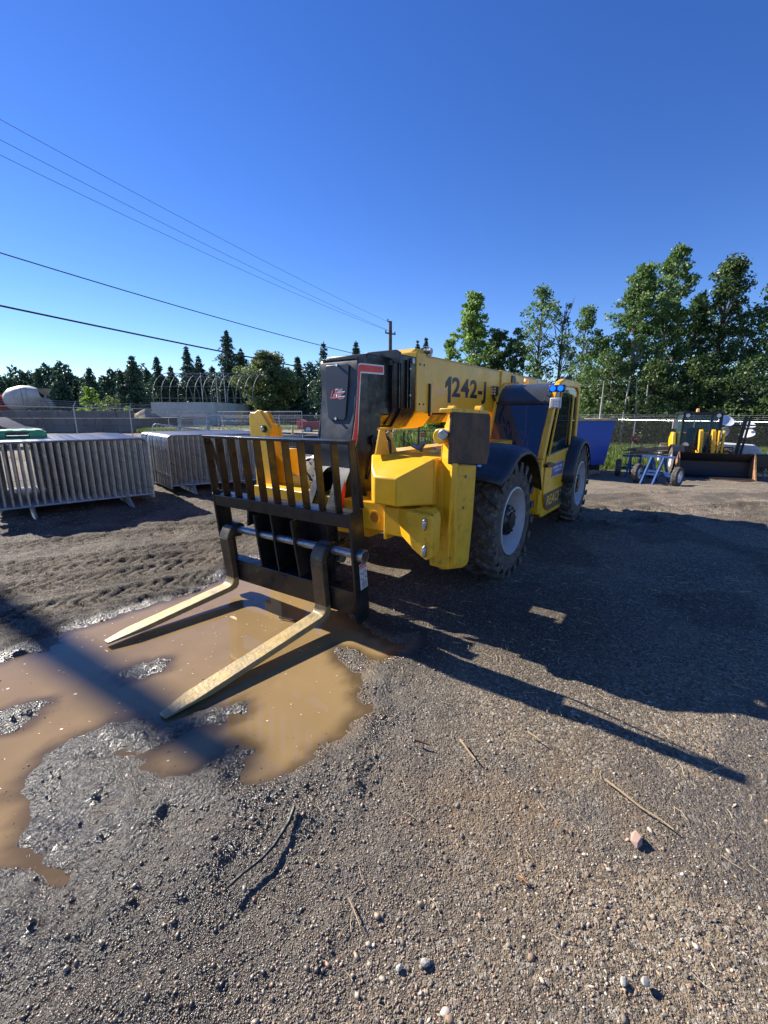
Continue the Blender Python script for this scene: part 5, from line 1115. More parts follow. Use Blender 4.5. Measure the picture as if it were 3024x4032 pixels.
b = MB(); zz = at(2523, 1716, 25.8).z+.75; b.box(-.12, .12, -.02, 0, zz, zz+.05); b.box(-.03, .03, -.02, 0, zz-.12, zz); b.build('tag', mat('marker_yellow', (.5, .38, .06), .6), s3)

# ================= LEFT BACKGROUND =================
def xu(u, Y): return Y*(u-1512)/1734.0
bw = thing('block_wall', (xu(-400, 38), 38, 0), 0, 'long dark wall of stacked concrete blocks beyond the left fence', 'wall')
b = MB(); L = xu(540, 38)-xu(-400, 38); nb = int(L/1.25)
for i in range(nb):
    for k in range(3): b.box(i*1.25+.02+(.6 if k == 1 else 0), (i+1)*1.25-.01+(.6 if k == 1 else 0), random.uniform(-.03, .03), .6, k*.62, (k+1)*.62-.02)
b.build('blocks', dconc, bw, bevel=.02)
# hoop frame over a concrete basin
bs = thing('concrete_basin', (xu(598, 60), 60, 0), 0, 'pale concrete basin wall carrying the bare hoop frame', 'basin')
Lb = xu(848, 60)-xu(598, 60); ZT = 3.12
b = MB(); b.box(0, Lb, 0, .4, 0, ZT); b.prism([(Lb-.4, .4), (Lb, 0), (xu(1055, 82)-xu(598, 60), 22), (xu(1055, 82)-xu(598, 60)-.4, 22)], 2, 0, ZT-.02); b.box(0, .4, .4, 22, 0, ZT-.01)
b.build('wall', conc, bs)
b = MB(); b.box(xu(1055, 82)-xu(598, 60), xu(1130, 82)-xu(598, 60), 21, 22, 0, 2.5); b.build('low_wall', conc, bs)
hoopm = mat('dull_pipe', (.17, .18, .19), .7); hp = thing('hoop_frame', (xu(598, 60), 60, ZT), 0, 'bare galvanised hoop frame standing on the pale concrete basin', 'frame')
for i in range(13):
    x = .3+i*1.12; b = MB(); b.tube([(x+.25*math.sin(t)*(i-2)*.15, 6.5-6.3*math.cos(t), 4.3*math.sin(t)**.8) for t in np.linspace(.001, math.pi-.001, 17)], .045, 6); b.build('hoop', hoopm, hp)
b = MB()
for y, z in ((1.0, 2.1), (3.1, 3.6), (6.5, 4.3), (10, 3.6), (.15, .55)): b.tube([(0.2, y, z), (14, y, z)], .04, 6)
build_each(b, 'purlin', hoopm, hp)
b = MB()
for x in (6.2, 8.3, 9.4): b.tube([(x, 2.2, 0), (x, 2.2, 4.0)], .05, 6)
build_each(b, 'prop', galv, hp)
# sun-shaped yellow board
sb = thing('sunburst_board', (xu(945, 50), 50, 0), 0, 'round yellow sunburst board in front of the concrete basin', 'board')
b = MB(); c = at(945, 1641, 50).z; pts = []
for k in range(24): a = 2*math.pi*k/24; r = .50 if k % 2 else .38; pts.append((r*math.cos(a), c+r*math.sin(a)))
b.prism(pts, 1, -.03, .0); b.build('board', mat('sun_yellow', (.62, .42, .05), .6, var=.3, vs=3, col2=(.35, .16, .05)), sb)
b = MB(); b.box(-.04, .04, 0, .05, 0, c); b.build('post', wood, sb)
# low things behind the carriage
bn = thing('mesh_bin', (at(1090, 1790, 18.2).x, 18.2, 0), .06, 'black wire mesh bin standing behind the backrest', 'bin')
wB = at(1190, 1790, 18.2).x-at(1090, 1790, 18.2).x; hB = at(1090, 1716, 18.2).z
b = MB(); b.box(0, wB, .05, .9, 0, hB); b.build('liner', decblk, bn)
b = MB()
for i in range(15): x = wB*i/14; b.tube([(x, 0.03, 0), (x, 0.03, hB)], .006, 4)
for k in range(9): z = hB*k/8; b.tube([(0, .02, z), (wB, .02, z)], .006, 4)
b.build('wire_mesh', steel, bn)
bx_ = thing('skip_trailer', (at(1196, 1780, 17.6).x, 17.6, 0), .02, 'low dark brown steel skip standing between the mesh bin and the boom head', 'skip')
wB = 1.4; hB = at(1196, 1716, 17.6).z
b = MB(); b.box(0, wB, 0, 1.2, 0, hB-.05); b.box(-.03, wB+.03, -.03, 1.23, hB-.08, hB); b.build('body', mat('dark_brown_steel', (.03, .02, .022), .6, var=.3, vs=3), bx_, bevel=.01)
rb_ = thing('pickup_truck_bed', (xu(1168, 36), 36, 0), 0, 'red truck bed parked beyond the chain link fence', 'truck bed')
b = MB(); b.prism([(0, .35), (0, 1.15), (.25, 1.15), (.6, .95), (4.0, .98), (4.0, .35)], 1, 0, 1.8); b.build('body', mat('truck_red', (.30, .02, .025), .4), rb_, bevel=.03)
for x in (.9, 3.2):
    small_wheel(rb_, x, .05, .35, .35, .22)
b = MB(); b.box(-.02, .15, -.02, .02, .6, 1.05); b.build('tail_lamp', mat('lamp_red', (.7, .05, .03), .2), rb_)
bo = thing('bollard', (xu(1149, 33), 33, 0), 0, 'yellow steel bollard beside the red truck bed', 'bollard')
b = MB(); b.cyl((0, 0, 0), (0, 0, .68), .09, 12); b.lathe([(.68, .09), (.73, .06), (.75, 0)], (0, 0, 0), 2, 12); b.build('post', mat('bollard_yellow', (.6, .5, .08), .5), bo)
# crumpled white sheet
shp = G0(1225, 1815); sh = []
for j in range(9):
    for i in range(13): sh.append((shp.x-.45+i*.085, shp.y+j*.11, .03+.30*math.exp(-((i-9)/3.2)**2)*math.exp(-((j-4)/3.5)**2)+.06*random.random()))
b = MB(); b.add(sh, [(j*13+i, j*13+i+1, (j+1)*13+i+1, (j+1)*13+i) for j in range(8) for i in range(12)])
o = b.build('plastic_sheet', mat('white_sheet', (.62, .62, .60), .5), None, sharp=20); tag(o, 'crumpled white plastic sheet on the ground behind the boom head', 'sheet')
# parked car behind the left fence
carx = thing('parked_car', (xu(-115, 20.5), 20.5, 0), .15, 'dark blue car parked behind the left chain link fence', 'car')
b = MB(); b.prism([(-2.1, .35), (-2.15, .8), (-1.6, .95), (-.9, 1.42), (.4, 1.45), (1.2, 1.0), (2.1, .85), (2.15, .4)], 1, 0, 1.7); b.build('body', mat('car_navy', (.008, .016, .04), .6, spec=.2), carx, bevel=.06, seg=3)
b = MB(); b.prism([(-1.45, .98), (-.85, 1.38), (.35, 1.40), (1.0, 1.0)], 1, -.005, 1.705); b.build('side_window', decblk, carx)
for x in (-1.35, 1.35): small_wheel(carx, x, .1, .32, .32, .2); small_wheel(carx, x, 1.6, .32, .32, .2)
# concrete mixer truck on the raised yard
mx = thing('concrete_mixer_truck', (xu(120, 46), 46, 1.15), 0, 'concrete mixer truck with pale drum and red cab on the raised yard', 'mixer truck')
Zc = at(120, 1566, 46).z-1.15
b = MB(); b.lathe([(-2.05, 0), (-2.0, .5), (-1.75, .95), (-1.2, 1.22), (-.2, 1.27), (.6, 1.12), (1.25, .75), (1.7, .52), (1.75, .45), (1.6, .38)], (0, 0, 0), 0, 32); o = b.build('drum', mat('drum_white', (.52, .50, .44), .5, var=.15, vs=1.2, dirt=(.36, .30, .2), dirtamt=.3), mx); o.location = (-.1, 0, Zc); o.rotation_euler = (0, -.2, 0)
b = MB(); b.lathe([(.9, .62), (.35, .35), (.3, .3), (.85, .55)], (1.85, 0, Zc+.0), 2, 16); b.prism([(1.3, Zc-.9), (1.5, Zc-.2), (2.6, Zc-.2), (2.9, Zc-.9)], 1, -.35, -.28); b.tube([(2.0, -.4, Zc-.1), (2.5, -.5, Zc-.25), (2.7, -.5, Zc-.9)], .2, 8); b.build('chute', mat('chute_grey', (.26, .24, .2), .6, var=.2, vs=2), mx)
b = MB(); b.box(-3.1, 3.0, -.5, .5, Zc-1.5, Zc-1.25); b.tube([(.4, -1.2, Zc-1.0), (.4, -1.2, Zc+.95), (.9, -1.2, Zc+.95), (.9, -1.2, Zc-1.0)], .03, 6); b.build('frame', MATS['chute_grey'], mx)
b = MB(); b.prism([(-3.4, Zc-1.5), (-3.4, Zc-.3), (-3.2, Zc+.25), (-2.2, Zc+.3), (-2.1, Zc-1.5)], 1, -1.1, 1.1); cbm = b.build('cab', mat('truck_orange_red', (.50, .05, .02), .35), mx, bevel=.05)
b = MB(); b.box(-3.05, -2.5, -1.12, 1.12, Zc-.35, Zc+.05); b.build('window', dglass, cbm)
for x in (-2.8, .8, 1.9): small_wheel(mx, x, -.95, .5, .5, .3)
# raised yard the mixer stands on
b = MB(); b.box(xu(-500, 46)-5, xu(560, 46), 39.2, 58, -.5, 1.14); o = b.build('raised_yard', MATS['dark_concrete_blocks'] if False else mat('yard_fill', (.13, .11, .09), .9, var=.2, vs=.5), None); tag(o, kind='structure')
# gravel heap near the basin
v_ = []; n1, n2 = 10, 24
hx = xu(575, 52)
for i in range(n1+1):
    for j in range(n2): t = i/n1; a = 2*math.pi*j/n2; r = 2.6*(1-t)**.9*(1+.15*random.uniform(-1, 1)); v_.append((hx+r*math.cos(a)*1.3, 52+r*math.sin(a), .0+2.2*t))
b = MB(); b.add(v_, [(i*n2+j, i*n2+(j+1) % n2, (i+1)*n2+(j+1) % n2, (i+1)*n2+j) for i in range(n1) for j in range(n2)]); o = b.build('gravel_heap', mat('heap_gravel', (.28, .22, .17), .9, var=.25, vs=1), None, sharp=80); tag(o, 'brown gravel heap left of the concrete basin', 'gravel heap')

# road beyond the yard
def strip_mesh(name, pts, w, m, dz=.03):
    vs = []; n = len(pts)
    for i, p in enumerate(pts):
        p = Vector(p); d = (Vector(pts[min(i+1, n-1)])-Vector(pts[max(i-1, 0)])).normalized(); nn = Vector((-d.y, d.x))
        for s in (-1, 0, 1): q = p+nn*w/2*s; vs.append((q.x, q.y, float(slope_z(np.array(q.x), np.array(q.y)))+dz+.10))
    b = MB(); b.add(vs, [(3*i+k, 3*i+k+1, 3*i+4+k, 3*i+3+k) for i in range(n-1) for k in (0, 1)]); o = b.build(name, m, None); tag(o, kind='structure'); return o
strip_mesh('road', [(-70, 62), (-50, 56), (-34, 50), (-22, 46), (-12, 41), (-4, 35), (2, 29), (8, 26), (14, 30), (22, 40), (32, 52)], 5.0, mat('dusty_road', (.30, .27, .22), .9, var=.12, vs=.6), .06)
# ================= WIRES AND POLES =================
def upole(name, loc, h, label, r0=.17, r1=.12):
    root = thing(name, loc, .7, label, 'utility pole')
    b = MB(); b.tube([(0, 0, -.2), (0, 0, h*.5), (0, 0, h)], [r0, (r0+r1)/2, r1], 12); b.build('pole', barkm, root)
    return root
FP = Vector((xu(1536, 38), 38, 0)); far = upole('utility_pole', FP, at(1540, 1265, 38).z, 'wooden utility pole rising behind the boom head', .18, .14)
hF = at(1540, 1265, 38).z
b = MB(); b.bar((-.55, 0, hF-.95), (.55, 0, hF-.95), .10, .10); b.bar((-.30, 0, hF-.05), (.1, 0, hF-.05), .08, .08); build_each(b, 'crossarm', barkm, far)
b = MB()
for x in (-.5, .5): b.lathe([(0, .03), (.06, .06), (.12, .05), (.16, .02)], (x, 0, hF-.9), 2, 8)
b.lathe([(0, .03), (.06, .06), (.12, .05), (.16, .02)], (-.28, 0, hF), 2, 8); build_each(b, 'insulator', decblk, far)
sb_ = G0(330, 2612); NP = Vector((sb_.x+SDX/_h*19.5, sb_.y+SDY/_h*19.5, 0)); NH = 13.7
near = upole('utility_pole', NP, NH, 'wooden utility pole standing outside the left edge of the photo', .19, .15)
def wire(a, b_, sag, r, label):
    pts = [(a[0]+(b_[0]-a[0])*t, a[1]+(b_[1]-a[1])*t, a[2]+(b_[2]-a[2])*t-sag*4*t*(1-t)) for t in np.linspace(0, 1, 33)]
    b = MB(); b.tube(pts, r, 5); o = b.build('overhead_wire', mat('wire_black', (.012, .012, .012), .6), None); tag(o, label, 'wire')
def through(u, v, frac, A):   # far end of a wire so that it passes the sight line (u,v)
    pass
def wire2(u0, v0, u1, v1, Yb, r, label, sag, Ya=None):
    # wire from the far point (u1,v1 at distance Yb) running over to the near pole line
    B = at(u1, v1, Yb); r0 = ray(u0, v0)
    # left frame-edge point lies in the vertical plane through B and the near pole
    dx, dy = NP.x-B.x, NP.y-B.y; k = (B.x*dy-B.y*dx)/(r0.x*dy-r0.y*dx); Pm = Vector((r0.x*k, r0.y*k, CAM_H+r0.z*k))
    ext = Pm+(Pm-B)*(math.hypot(NP.x-Pm.x, NP.y-Pm.y)/math.hypot(Pm.x-B.x, Pm.y-B.y)); t = math.hypot(Pm.x-B.x, Pm.y-B.y)/math.hypot(NP.x-B.x, NP.y-B.y)
    ext.z = B.z+(Pm.z+sag*4*t*(1-t)-B.z)/t; wire(tuple(B), tuple(ext), sag, r, label)
wire2(0, 470, 1530, 1268, 38, .009, 'topmost thin overhead wire running to the far pole', .35)
wire2(0, 550, 1527, 1300, 38, .009, 'second thin overhead wire from the top, running to the far pole', .35)
wire2(0, 610, 1545, 1308, 38, .009, 'third thin overhead wire from the top, running to the far pole', .5)
wire2(0, 995, 1538, 1425, 38, .024, 'twisted overhead cable crossing the sky below the thin wires', .35)
wire2(0, 1203, 1538, 1510, 38, .040, 'thick lowest overhead cable crossing in front of the spruces', .15)

# ================= TREES =================
def leaf_mat(name, c1, c2, tr=.35):
    m = bpy.data.materials.new(name); m.use_nodes = True; n = m.node_tree.nodes; l = m.node_tree.links; n.clear()
    a = n.new('ShaderNodeAttribute'); a.attribute_name = 'tone'
    mx = n.new('ShaderNodeMix'); mx.data_type = 'RGBA'; mx.inputs[6].default_value = (*c1, 1); mx.inputs[7].default_value = (*c2, 1); l.new(a.outputs['Fac'], mx.inputs[0])
    d = n.new('ShaderNodeBsdfPrincipled'); d.inputs['Roughness'].default_value = .5; l.new(mx.outputs[2], d.inputs['Base Color'])
    t = n.new('ShaderNodeBsdfTranslucent'); l.new(mx.outputs[2], t.inputs[0]); ms = n.new('ShaderNodeMixShader'); ms.inputs[0].default_value = tr
    o = n.new('ShaderNodeOutputMaterial'); l.new(d.outputs[0], ms.inputs[1]); l.new(t.outputs[0], ms.inputs[2]); l.new(ms.outputs[0], o.inputs[0]); return m
LM = {'poplar': leaf_mat('poplar_leaves', (.11, .20, .04), (.27, .40, .09), .5), 'aspen': leaf_mat('aspen_leaves', (.07, .14, .035), (.21, .32, .10), .48),
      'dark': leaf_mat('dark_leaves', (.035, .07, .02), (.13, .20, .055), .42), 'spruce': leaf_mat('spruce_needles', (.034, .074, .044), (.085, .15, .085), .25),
      'willow': leaf_mat('willow_leaves', (.09, .13, .04), (.20, .25, .09), .4), 'lime': leaf_mat('lime_leaves', (.12, .22, .03), (.25, .38, .06), .5),
      'grass': leaf_mat('grass_blades', (.07, .13, .025), (.20, .26, .06), .4)}
def quads_cloud(C, S, tone, name, m, parent, loc=(0, 0, 0), asp=.6):   # random leaf quads
    n = len(C); a = rng.normal(size=(n, 3)); a /= np.linalg.norm(a, axis=1)[:, None]; h_ = rng.normal(size=(n, 3)); c = np.cross(a, h_); c /= np.linalg.norm(c, axis=1)[:, None]
    S = np.asarray(S)[:, None]; A = a*S; B = c*S*asp
    V = np.stack([C-A, C-B*.9+A*.1, C+A, C+B*.9+A*.1], 1).reshape(-1, 3); Fq = np.arange(4*n).reshape(n, 4)
    o = npmesh(name, V, Fq, m, parent); at_ = o.data.attributes.new('tone', 'FLOAT', 'POINT'); at_.data.foreach_set('value', np.repeat(np.clip(tone, 0, 1), 4).astype(np.float32)); o.location = loc; return o
def tree(u, v, Y, wpx, label, kind='aspen', base_v=None, nclump=110, per=70, leaf=.15, trunk='bark', lo=.22, shape='oval', gap=.0, bare=0, name='deciduous_tree', lean=0):
    x = xu(u, Y); zg = hz(x, Y) if Y < 60 else 0.0; H = at(u, v, Y).z-zg; W = wpx/1734*Y*1.25; nclump = int(nclump*1.35)
    root = thing(name, (x, Y, zg), 0, label, 'tree'); tm = barkm if trunk == 'bark' else birchm
    b = MB(); tr = .06+.011*H; pts = [(lean*H*t*t, .02*H*math.sin(3*t), H*t) for t in np.linspace(0, .93, 8)]; b.tube([(p[0], p[1], p[2]-.2*(i == 0)) for i, p in enumerate(pts)], [tr*(1-.85*t) for t in np.linspace(0, 1, 8)], 8)
    cl = []
    for k in range(nclump):
        t = lo+(1-lo)*(random.random()**.9); e = (t-lo)/(1-lo)
        if shape == 'oval': wr = W/2*(math.sin(math.pi*min(1, (e*.86+.12)))**.7)
        elif shape == 'column': wr = W/2*(1-e**3)*(.65+.35*math.sin(7*e+k % 3))
        else: wr = W/2*(1-.8*e)
        wr = wr*(.75+.35*math.sin(9*e+5*math.sin(k*1.7)))
        a = random.uniform(0, 6.283); r = wr*math.sqrt(random.uniform(.15, 1)); cl.append((r*math.cos(a)+lean*H*t*t, r*math.sin(a), H*t*.985, (.30+.55*random.random())*max(.45, W/7)))
    for c in cl[::3]:
        t0 = max(lo*.7, min(.9, c[2]/H-.12)); p0 = (lean*H*t0*t0, 0, H*t0); mid_ = ((p0[0]+c[0])/2, (p0[1]+c[1])/2, (p0[2]+c[2])/2+.1); b.tube([p0, mid_, c[:3]], [tr*.28*(1-.7*t0), tr*.18, .015], 5, cap=False)
    for k in range(bare):
        a = random.uniform(0, 6.28); t0 = random.uniform(.45, .9); q = (W*.55*math.cos(a), W*.5*math.sin(a), H*(t0+random.uniform(.08, .2))); b.tube([(0, 0, H*t0), (q[0]*.6, q[1]*.6, (H*t0+q[2])/2), q], [.05, .03, .01], 5)
        for j in range(3): b.tube([(q[0]*.6, q[1]*.6, (H*t0+q[2])/2), (q[0]*(.9+.1*j), q[1], q[2]+.25*j)], [.02, .006], 4)
    b.build('trunk', tm, root)
    C = []; S = []; T = []
    for c in cl:
        n = int(per*(c[3]/.5)**1.2*(1-gap*random.random())); d = rng.normal(size=(n, 3)); d /= np.linalg.norm(d, axis=1)[:, None]; rr_ = c[3]*rng.random((n, 1))**.45
        C.append(np.array(c[:3])+d*rr_*[1.15, 1.15, .75]); S.append(leaf*rng.uniform(.6, 1.3, n)); T.append(np.clip(rng.normal(.5, .22, n)+random.uniform(-.25, .25), 0, 1))
    quads_cloud(np.concatenate(C), np.concatenate(S), np.concatenate(T), 'crown', LM[kind], root); return root
def conifer(u, v, Y, wpx, label, sparse=0., lo=.06, dens=1.0, zg=0.0):
    x = xu(u, Y); H = at(u, v, Y).z-zg; W = wpx/1734*Y*1.85
    root = thing('spruce_tree', (x, Y, zg), 0, label, 'tree'); b = MB(); b.tube([(0, 0, -.2), (0, 0, H*.5), (0, 0, H*.99)], [.02*H, .011*H, .01], 7); b.build('trunk', barkm, root)
    C = []; S = []; T = []; nw = int(16+H*1.5); ph = 0
    for i in range(nw):
        e = (i+random.uniform(-.3, .3))/nw; z = H*(lo+(1-lo)*e); Rr = W/2*(1-e)**.9*(.42+.7*random.random())+.06*W*.3; nb_ = int((7+4*(1-e))*dens)
        for k in range(nb_):
            if random.random() < sparse: continue
            a = ph+6.283*k/nb_+random.uniform(-.25, .25); L = Rr*random.uniform(.65, 1.12); n = int(6+L*9)
            t = rng.random(n)**.7; dz = .10*L*np.sin(t*3)-.32*L*t**1.5+.10*L*t**4; wd = .20*L*(1-t)+.06
            px = L*t*math.cos(a)-rng.normal(0, 1, n)*wd*math.sin(a); py = L*t*math.sin(a)+rng.normal(0, 1, n)*wd*math.cos(a); pz = z+dz+rng.normal(0, .05*L+.03, n)
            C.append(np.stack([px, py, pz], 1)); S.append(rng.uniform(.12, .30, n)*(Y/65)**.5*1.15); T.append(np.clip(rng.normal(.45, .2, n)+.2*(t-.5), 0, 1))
        ph += 1.3
    n = 40; C.append(np.stack([rng.normal(0, .05, n), rng.normal(0, .05, n), H*(.93+.075*rng.random(n))], 1)); S.append(np.full(n, .12)); T.append(np.full(n, .5))
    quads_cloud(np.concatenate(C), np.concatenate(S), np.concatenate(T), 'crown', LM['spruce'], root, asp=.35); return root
conifer(28, 1500, 82, 80, 'small spruce at the far left edge', zg=1)
conifer(176, 1452, 76, 100, 'spruce rising behind the mixer drum', zg=1)
conifer(122, 1500, 84, 45, 'slim spruce behind the mixer cab', zg=1)
conifer(258, 1474, 74, 115, 'dark spruce right of the mixer chute', dens=1.2, zg=.5)
conifer(315, 1494, 76, 60, 'narrow spruce between the chute and the lime shrub', zg=.5)
conifer(375, 1446, 74, 110, 'pointed spruce behind the lime green shrub')
conifer(492, 1452, 72, 75, 'narrow spruce just left of the hoop frame')
conifer(545, 1398, 72, 120, 'tall dense spruce at the left end of the hoop frame', dens=1.3)
conifer(640, 1402, 78, 90, 'spruce above the left part of the hoop frame', dens=1.2)
conifer(690, 1440, 80, 95, 'lower spruce behind the middle of the hoop frame', dens=1.2)
conifer(757, 1362, 82, 100, 'spruce behind the flare line above the hoop frame', dens=1.2)
conifer(800, 1400, 84, 110, 'broad spruce behind the hoop crown', dens=1.2)
conifer(915, 1300, 88, 150, 'tallest spruce, left of the round willow', dens=1.3)
conifer(965, 1370, 90, 120, 'spruce squeezed between the tallest spruce and the willow', dens=1.3)
conifer(1180, 1402, 80, 115, 'spruce right of the round willow', dens=1.3)
conifer(1225, 1480, 84, 90, 'low spruce just left of the boom head')
conifer(1282, 1345, 66, 115, 'open branched spruce touching the left edge of the boom head', sparse=.15)
conifer(1405, 1343, 62, 100, 'spruce top showing above the boom head', dens=1.3)
conifer(1672, 1330, 90, 95, 'small spruce left of the pale poplar, above the boom lug', sparse=.0)
conifer(1640, 1340, 92, 75, 'tiny spruce beside the boom lug', sparse=.0)
for k_, (u_, v_, w_) in enumerate(((70, 1520, 90), (148, 1530, 70), (215, 1500, 80), (290, 1520, 90), (345, 1510, 80), (420, 1510, 95), (455, 1530, 80), (595, 1450, 100), (850, 1440, 110), (1010, 1420, 120), (1130, 1450, 110))):
    conifer(u_, v_, 88+k_*.3, w_, 'background spruce filling the gap %s' % ['at the far left', 'behind the mixer cab', 'behind the mixer drum top', 'behind the mixer chute', 'left of the lime shrub', 'right of the lime shrub', 'far left of the hoop frame', 'above the left end of the basin', 'over the hoop frame crown', 'left side of the willow', 'right side of the willow'][k_], dens=1.1)
tree(1060, 1392, 74, 205, 'round willow with pale green crown behind the hoop frame', 'willow', nclump=150, per=60, leaf=.22, lo=.08)
tree(368, 1528, 55, 95, 'bright lime green shrub in front of the spruces', 'lime', nclump=45, per=60, leaf=.15, lo=.12, name='shrub')
tree(440, 1560, 60, 90, 'low dull green shrub right of the lime one', 'willow', nclump=35, per=50, leaf=.16, lo=.1, name='shrub')
tree(505, 1600, 50, 60, 'small yellow green shrub by the gravel heap', 'lime', nclump=20, per=40, leaf=.12, lo=.1, name='shrub')
# right hand trees
tree(1850, 1158, 46, 165, 'pale green poplar standing alone above the boom', 'poplar', nclump=170, per=60, leaf=.17, lo=.05)
tree(1765, 1335, 50, 110, 'low light green tree left of the lone poplar', 'poplar', nclump=60, per=60, leaf=.16, lo=.1)
tree(1950, 1300, 44, 150, 'dark low tree right of the lone poplar', 'dark', nclump=90, per=60, leaf=.16, lo=.1)
tree(2020, 1290, 43, 120, 'dark bushy tree behind the boom lettering', 'aspen', nclump=80, per=55, leaf=.15, lo=.1)
tree(2105, 1128, 41, 170, 'tall thin aspen with open crown above the cab', 'aspen', nclump=110, per=42, leaf=.13, lo=.2, gap=.4)
tree(2190, 1180, 40, 130, 'half dead aspen with bare upper twigs', 'dark', nclump=55, per=40, leaf=.13, lo=.15, gap=.6, bare=9)
tree(2275, 1205, 38, 150, 'slender aspen right of the half dead one', 'aspen', nclump=90, per=45, leaf=.13, lo=.2, gap=.3, trunk='birch')
tree(2340, 1330, 37, 190, 'leafy lower aspen above the rear wheel', 'aspen', nclump=120, per=50, leaf=.12, lo=.15, trunk='birch')
tree(2470, 1040, 37, 190, 'broad tall aspen, left half of the highest clump', 'aspen', nclump=190, per=58, leaf=.14, lo=.22, trunk='birch')
tree(2580, 965, 38, 185, 'highest aspen of the right hand row', 'aspen', nclump=180, per=58, leaf=.14, lo=.25, trunk='birch', lean=.01)
tree(2690, 1140, 38, 120, 'mid height aspen between the two tallest trees', 'dark', nclump=120, per=52, leaf=.14, lo=.2)
tree(2790, 1010, 38, 205, 'dark spreading poplar behind the loader', 'dark', nclump=190, per=52, leaf=.14, lo=.2, gap=.25)
tree(2880, 1250, 36, 150, 'thin pale leaved aspen behind the light tower', 'aspen', nclump=75, per=42, leaf=.12, lo=.2, gap=.3, trunk='birch')
tree(2985, 1080, 35, 200, 'aspen near the right edge of the photo', 'aspen', nclump=130, per=50, leaf=.13, lo=.2)
tree(3090, 1000, 34, 200, 'tall dark aspen cut by the right edge of the photo', 'dark', nclump=160, per=52, leaf=.14, lo=.15)
tree(2740, 1400, 33, 220, 'low leafy aspen sapling group behind the loader cab', 'dark', nclump=110, per=45, leaf=.11, lo=.12, gap=.2)
tree(2560, 1420, 34, 200, 'low leafy aspen behind the axle stands', 'dark', nclump=110, per=45, leaf=.12, lo=.25, gap=.2)
tree(2400, 1400, 33, 190, 'young aspen behind the dumpster', 'dark', nclump=90, per=45, leaf=.11, lo=.2, gap=.2)
tree(2930, 1400, 31, 240, 'young leafy poplar low at the right edge', 'dark', nclump=90, per=42, leaf=.11, lo=.15, gap=.3)
# extra slim stems
for k, (u, v, t) in enumerate(((2365, 1500, 'birch'), (2452, 1480, 'birch'), (2500, 1490, 'birch'), (2540, 1500, 'birch'), (2640, 1490, 'bark'), (2690, 1500, 'bark'), (2850, 1480, 'birch'))):
    Y = 31+k*.6; x = xu(u, Y); H = at(u, v, Y).z+.75; b = MB(); b.tube([(x, Y, -.9), (x+.1*math.sin(k), Y, H*.5-.75), (x+.25*math.sin(k*2), Y, H-.75)], [.11, .08, .03], 8)
    o = b.build('tree_trunk', birchm if t == 'birch' else barkm, None); tag(o, 'slim %s tree stem in the wood edge, %s' % ('pale' if t == 'birch' else 'dark', ['above the rear fender', 'above the dumpster right end', 'just left of the red sign', 'just right of the red sign', 'left of the loader cab', 'over the loader cab left corner', 'over the light tower left heads'][k]), 'tree stem')
# undergrowth (uncountable)
n = 52000; ux = rng.uniform(5.5, 31, n); t_ = rng.random(n); uy = 31.5+rng.uniform(0, 9, n)-.28*(ux-15)*(ux > 15)
hh = 1.6+2.0*(fbm(ux, uy, 2.2, 3, 200)+.5); C = np.stack([ux, uy, -.75+hh*rng.random(n)**.8], 1)
o = quads_cloud(C, rng.uniform(.07, .17, n), rng.random(n), 'undergrowth', LM['dark'], None); tag(o, 'dense dark undergrowth along the wood edge behind the fence', 'undergrowth', kind='stuff')
n = 42000; ux = rng.uniform(4, 40, n); uy = 43+rng.uniform(0, 3, n)-.25*(ux-15)*(ux > 15); hh = 3.5+4*(fbm(ux, uy, 3.5, 3, 210)+.3); C = np.stack([ux, uy, -.75+hh*rng.random(n)**.9], 1)
o = quads_cloud(C, rng.uniform(.14, .30, n), rng.random(n), 'far_woodland', LM['dark'], None); tag(o, 'deep wood filling in behind the front row of aspens', 'woodland', kind='stuff')
n = 60000; ux = rng.uniform(-95, -8, n); uy = 92+rng.uniform(0, 5, n); hh = 6.5+6*(fbm(ux, uy, 4, 3, 220)+.3); C = np.stack([ux, uy, hh*rng.random(n)**.8], 1)
o = quads_cloud(C, rng.uniform(.3, .55, n), rng.random(n), 'far_woodland', LM['spruce'], None); tag(o, 'dark distant wood behind the spruce row on the left', 'woodland', kind='stuff')
# grass
def grass_patch(xs, ys, hmin, hmax, label, z=None, tone=.5):
    n = len(xs); zb = ground_z(xs, ys, fine=False) if z is None else z; h_ = rng.uniform(hmin, hmax, n); a = rng.uniform(0, 6.28, n); w = .012+h_*.05; ln = rng.normal(0, .3, (n, 2))*h_[:, None]
    p0 = np.stack([xs-w*np.cos(a), ys-w*np.sin(a), zb-.02], 1); p1 = np.stack([xs+w*np.cos(a), ys+w*np.sin(a), zb-.02], 1); p2 = np.stack([xs+ln[:, 0]+w*.2, ys+ln[:, 1], zb+h_], 1); p3 = np.stack([xs+ln[:, 0]-w*.2, ys+ln[:, 1], zb+h_*.98], 1)
    V = np.stack([p0, p1, p2, p3], 1).reshape(-1, 3); o = npmesh('grass', V, np.arange(4*n).reshape(n, 4), LM['grass']); at_ = o.data.attributes.new('tone', 'FLOAT', 'POINT'); at_.data.foreach_set('value', np.repeat(np.clip(rng.normal(tone, .25, n), 0, 1), 4).astype(np.float32)); tag(o, label, 'grass', kind='stuff')
n = 60000; gy_ = rng.uniform(17.5, 31, n); gx_ = gy_*rng.uniform(.40, .98, n); m_ = (fbm(gx_, gy_, 1.6, 3, 230) > -.28) & (gy_+gx_*.2 > 21.0+rng.normal(0, .4, n))
grass_patch(gx_[m_], gy_[m_], .12, .42, 'tall weedy grass along the right hand fence')
n = 14000; gy_ = rng.uniform(19, 30, n); gx_ = gy_*rng.uniform(.03, .24, n); grass_patch(gx_, gy_, .2, .7, 'weeds seen under the boom')
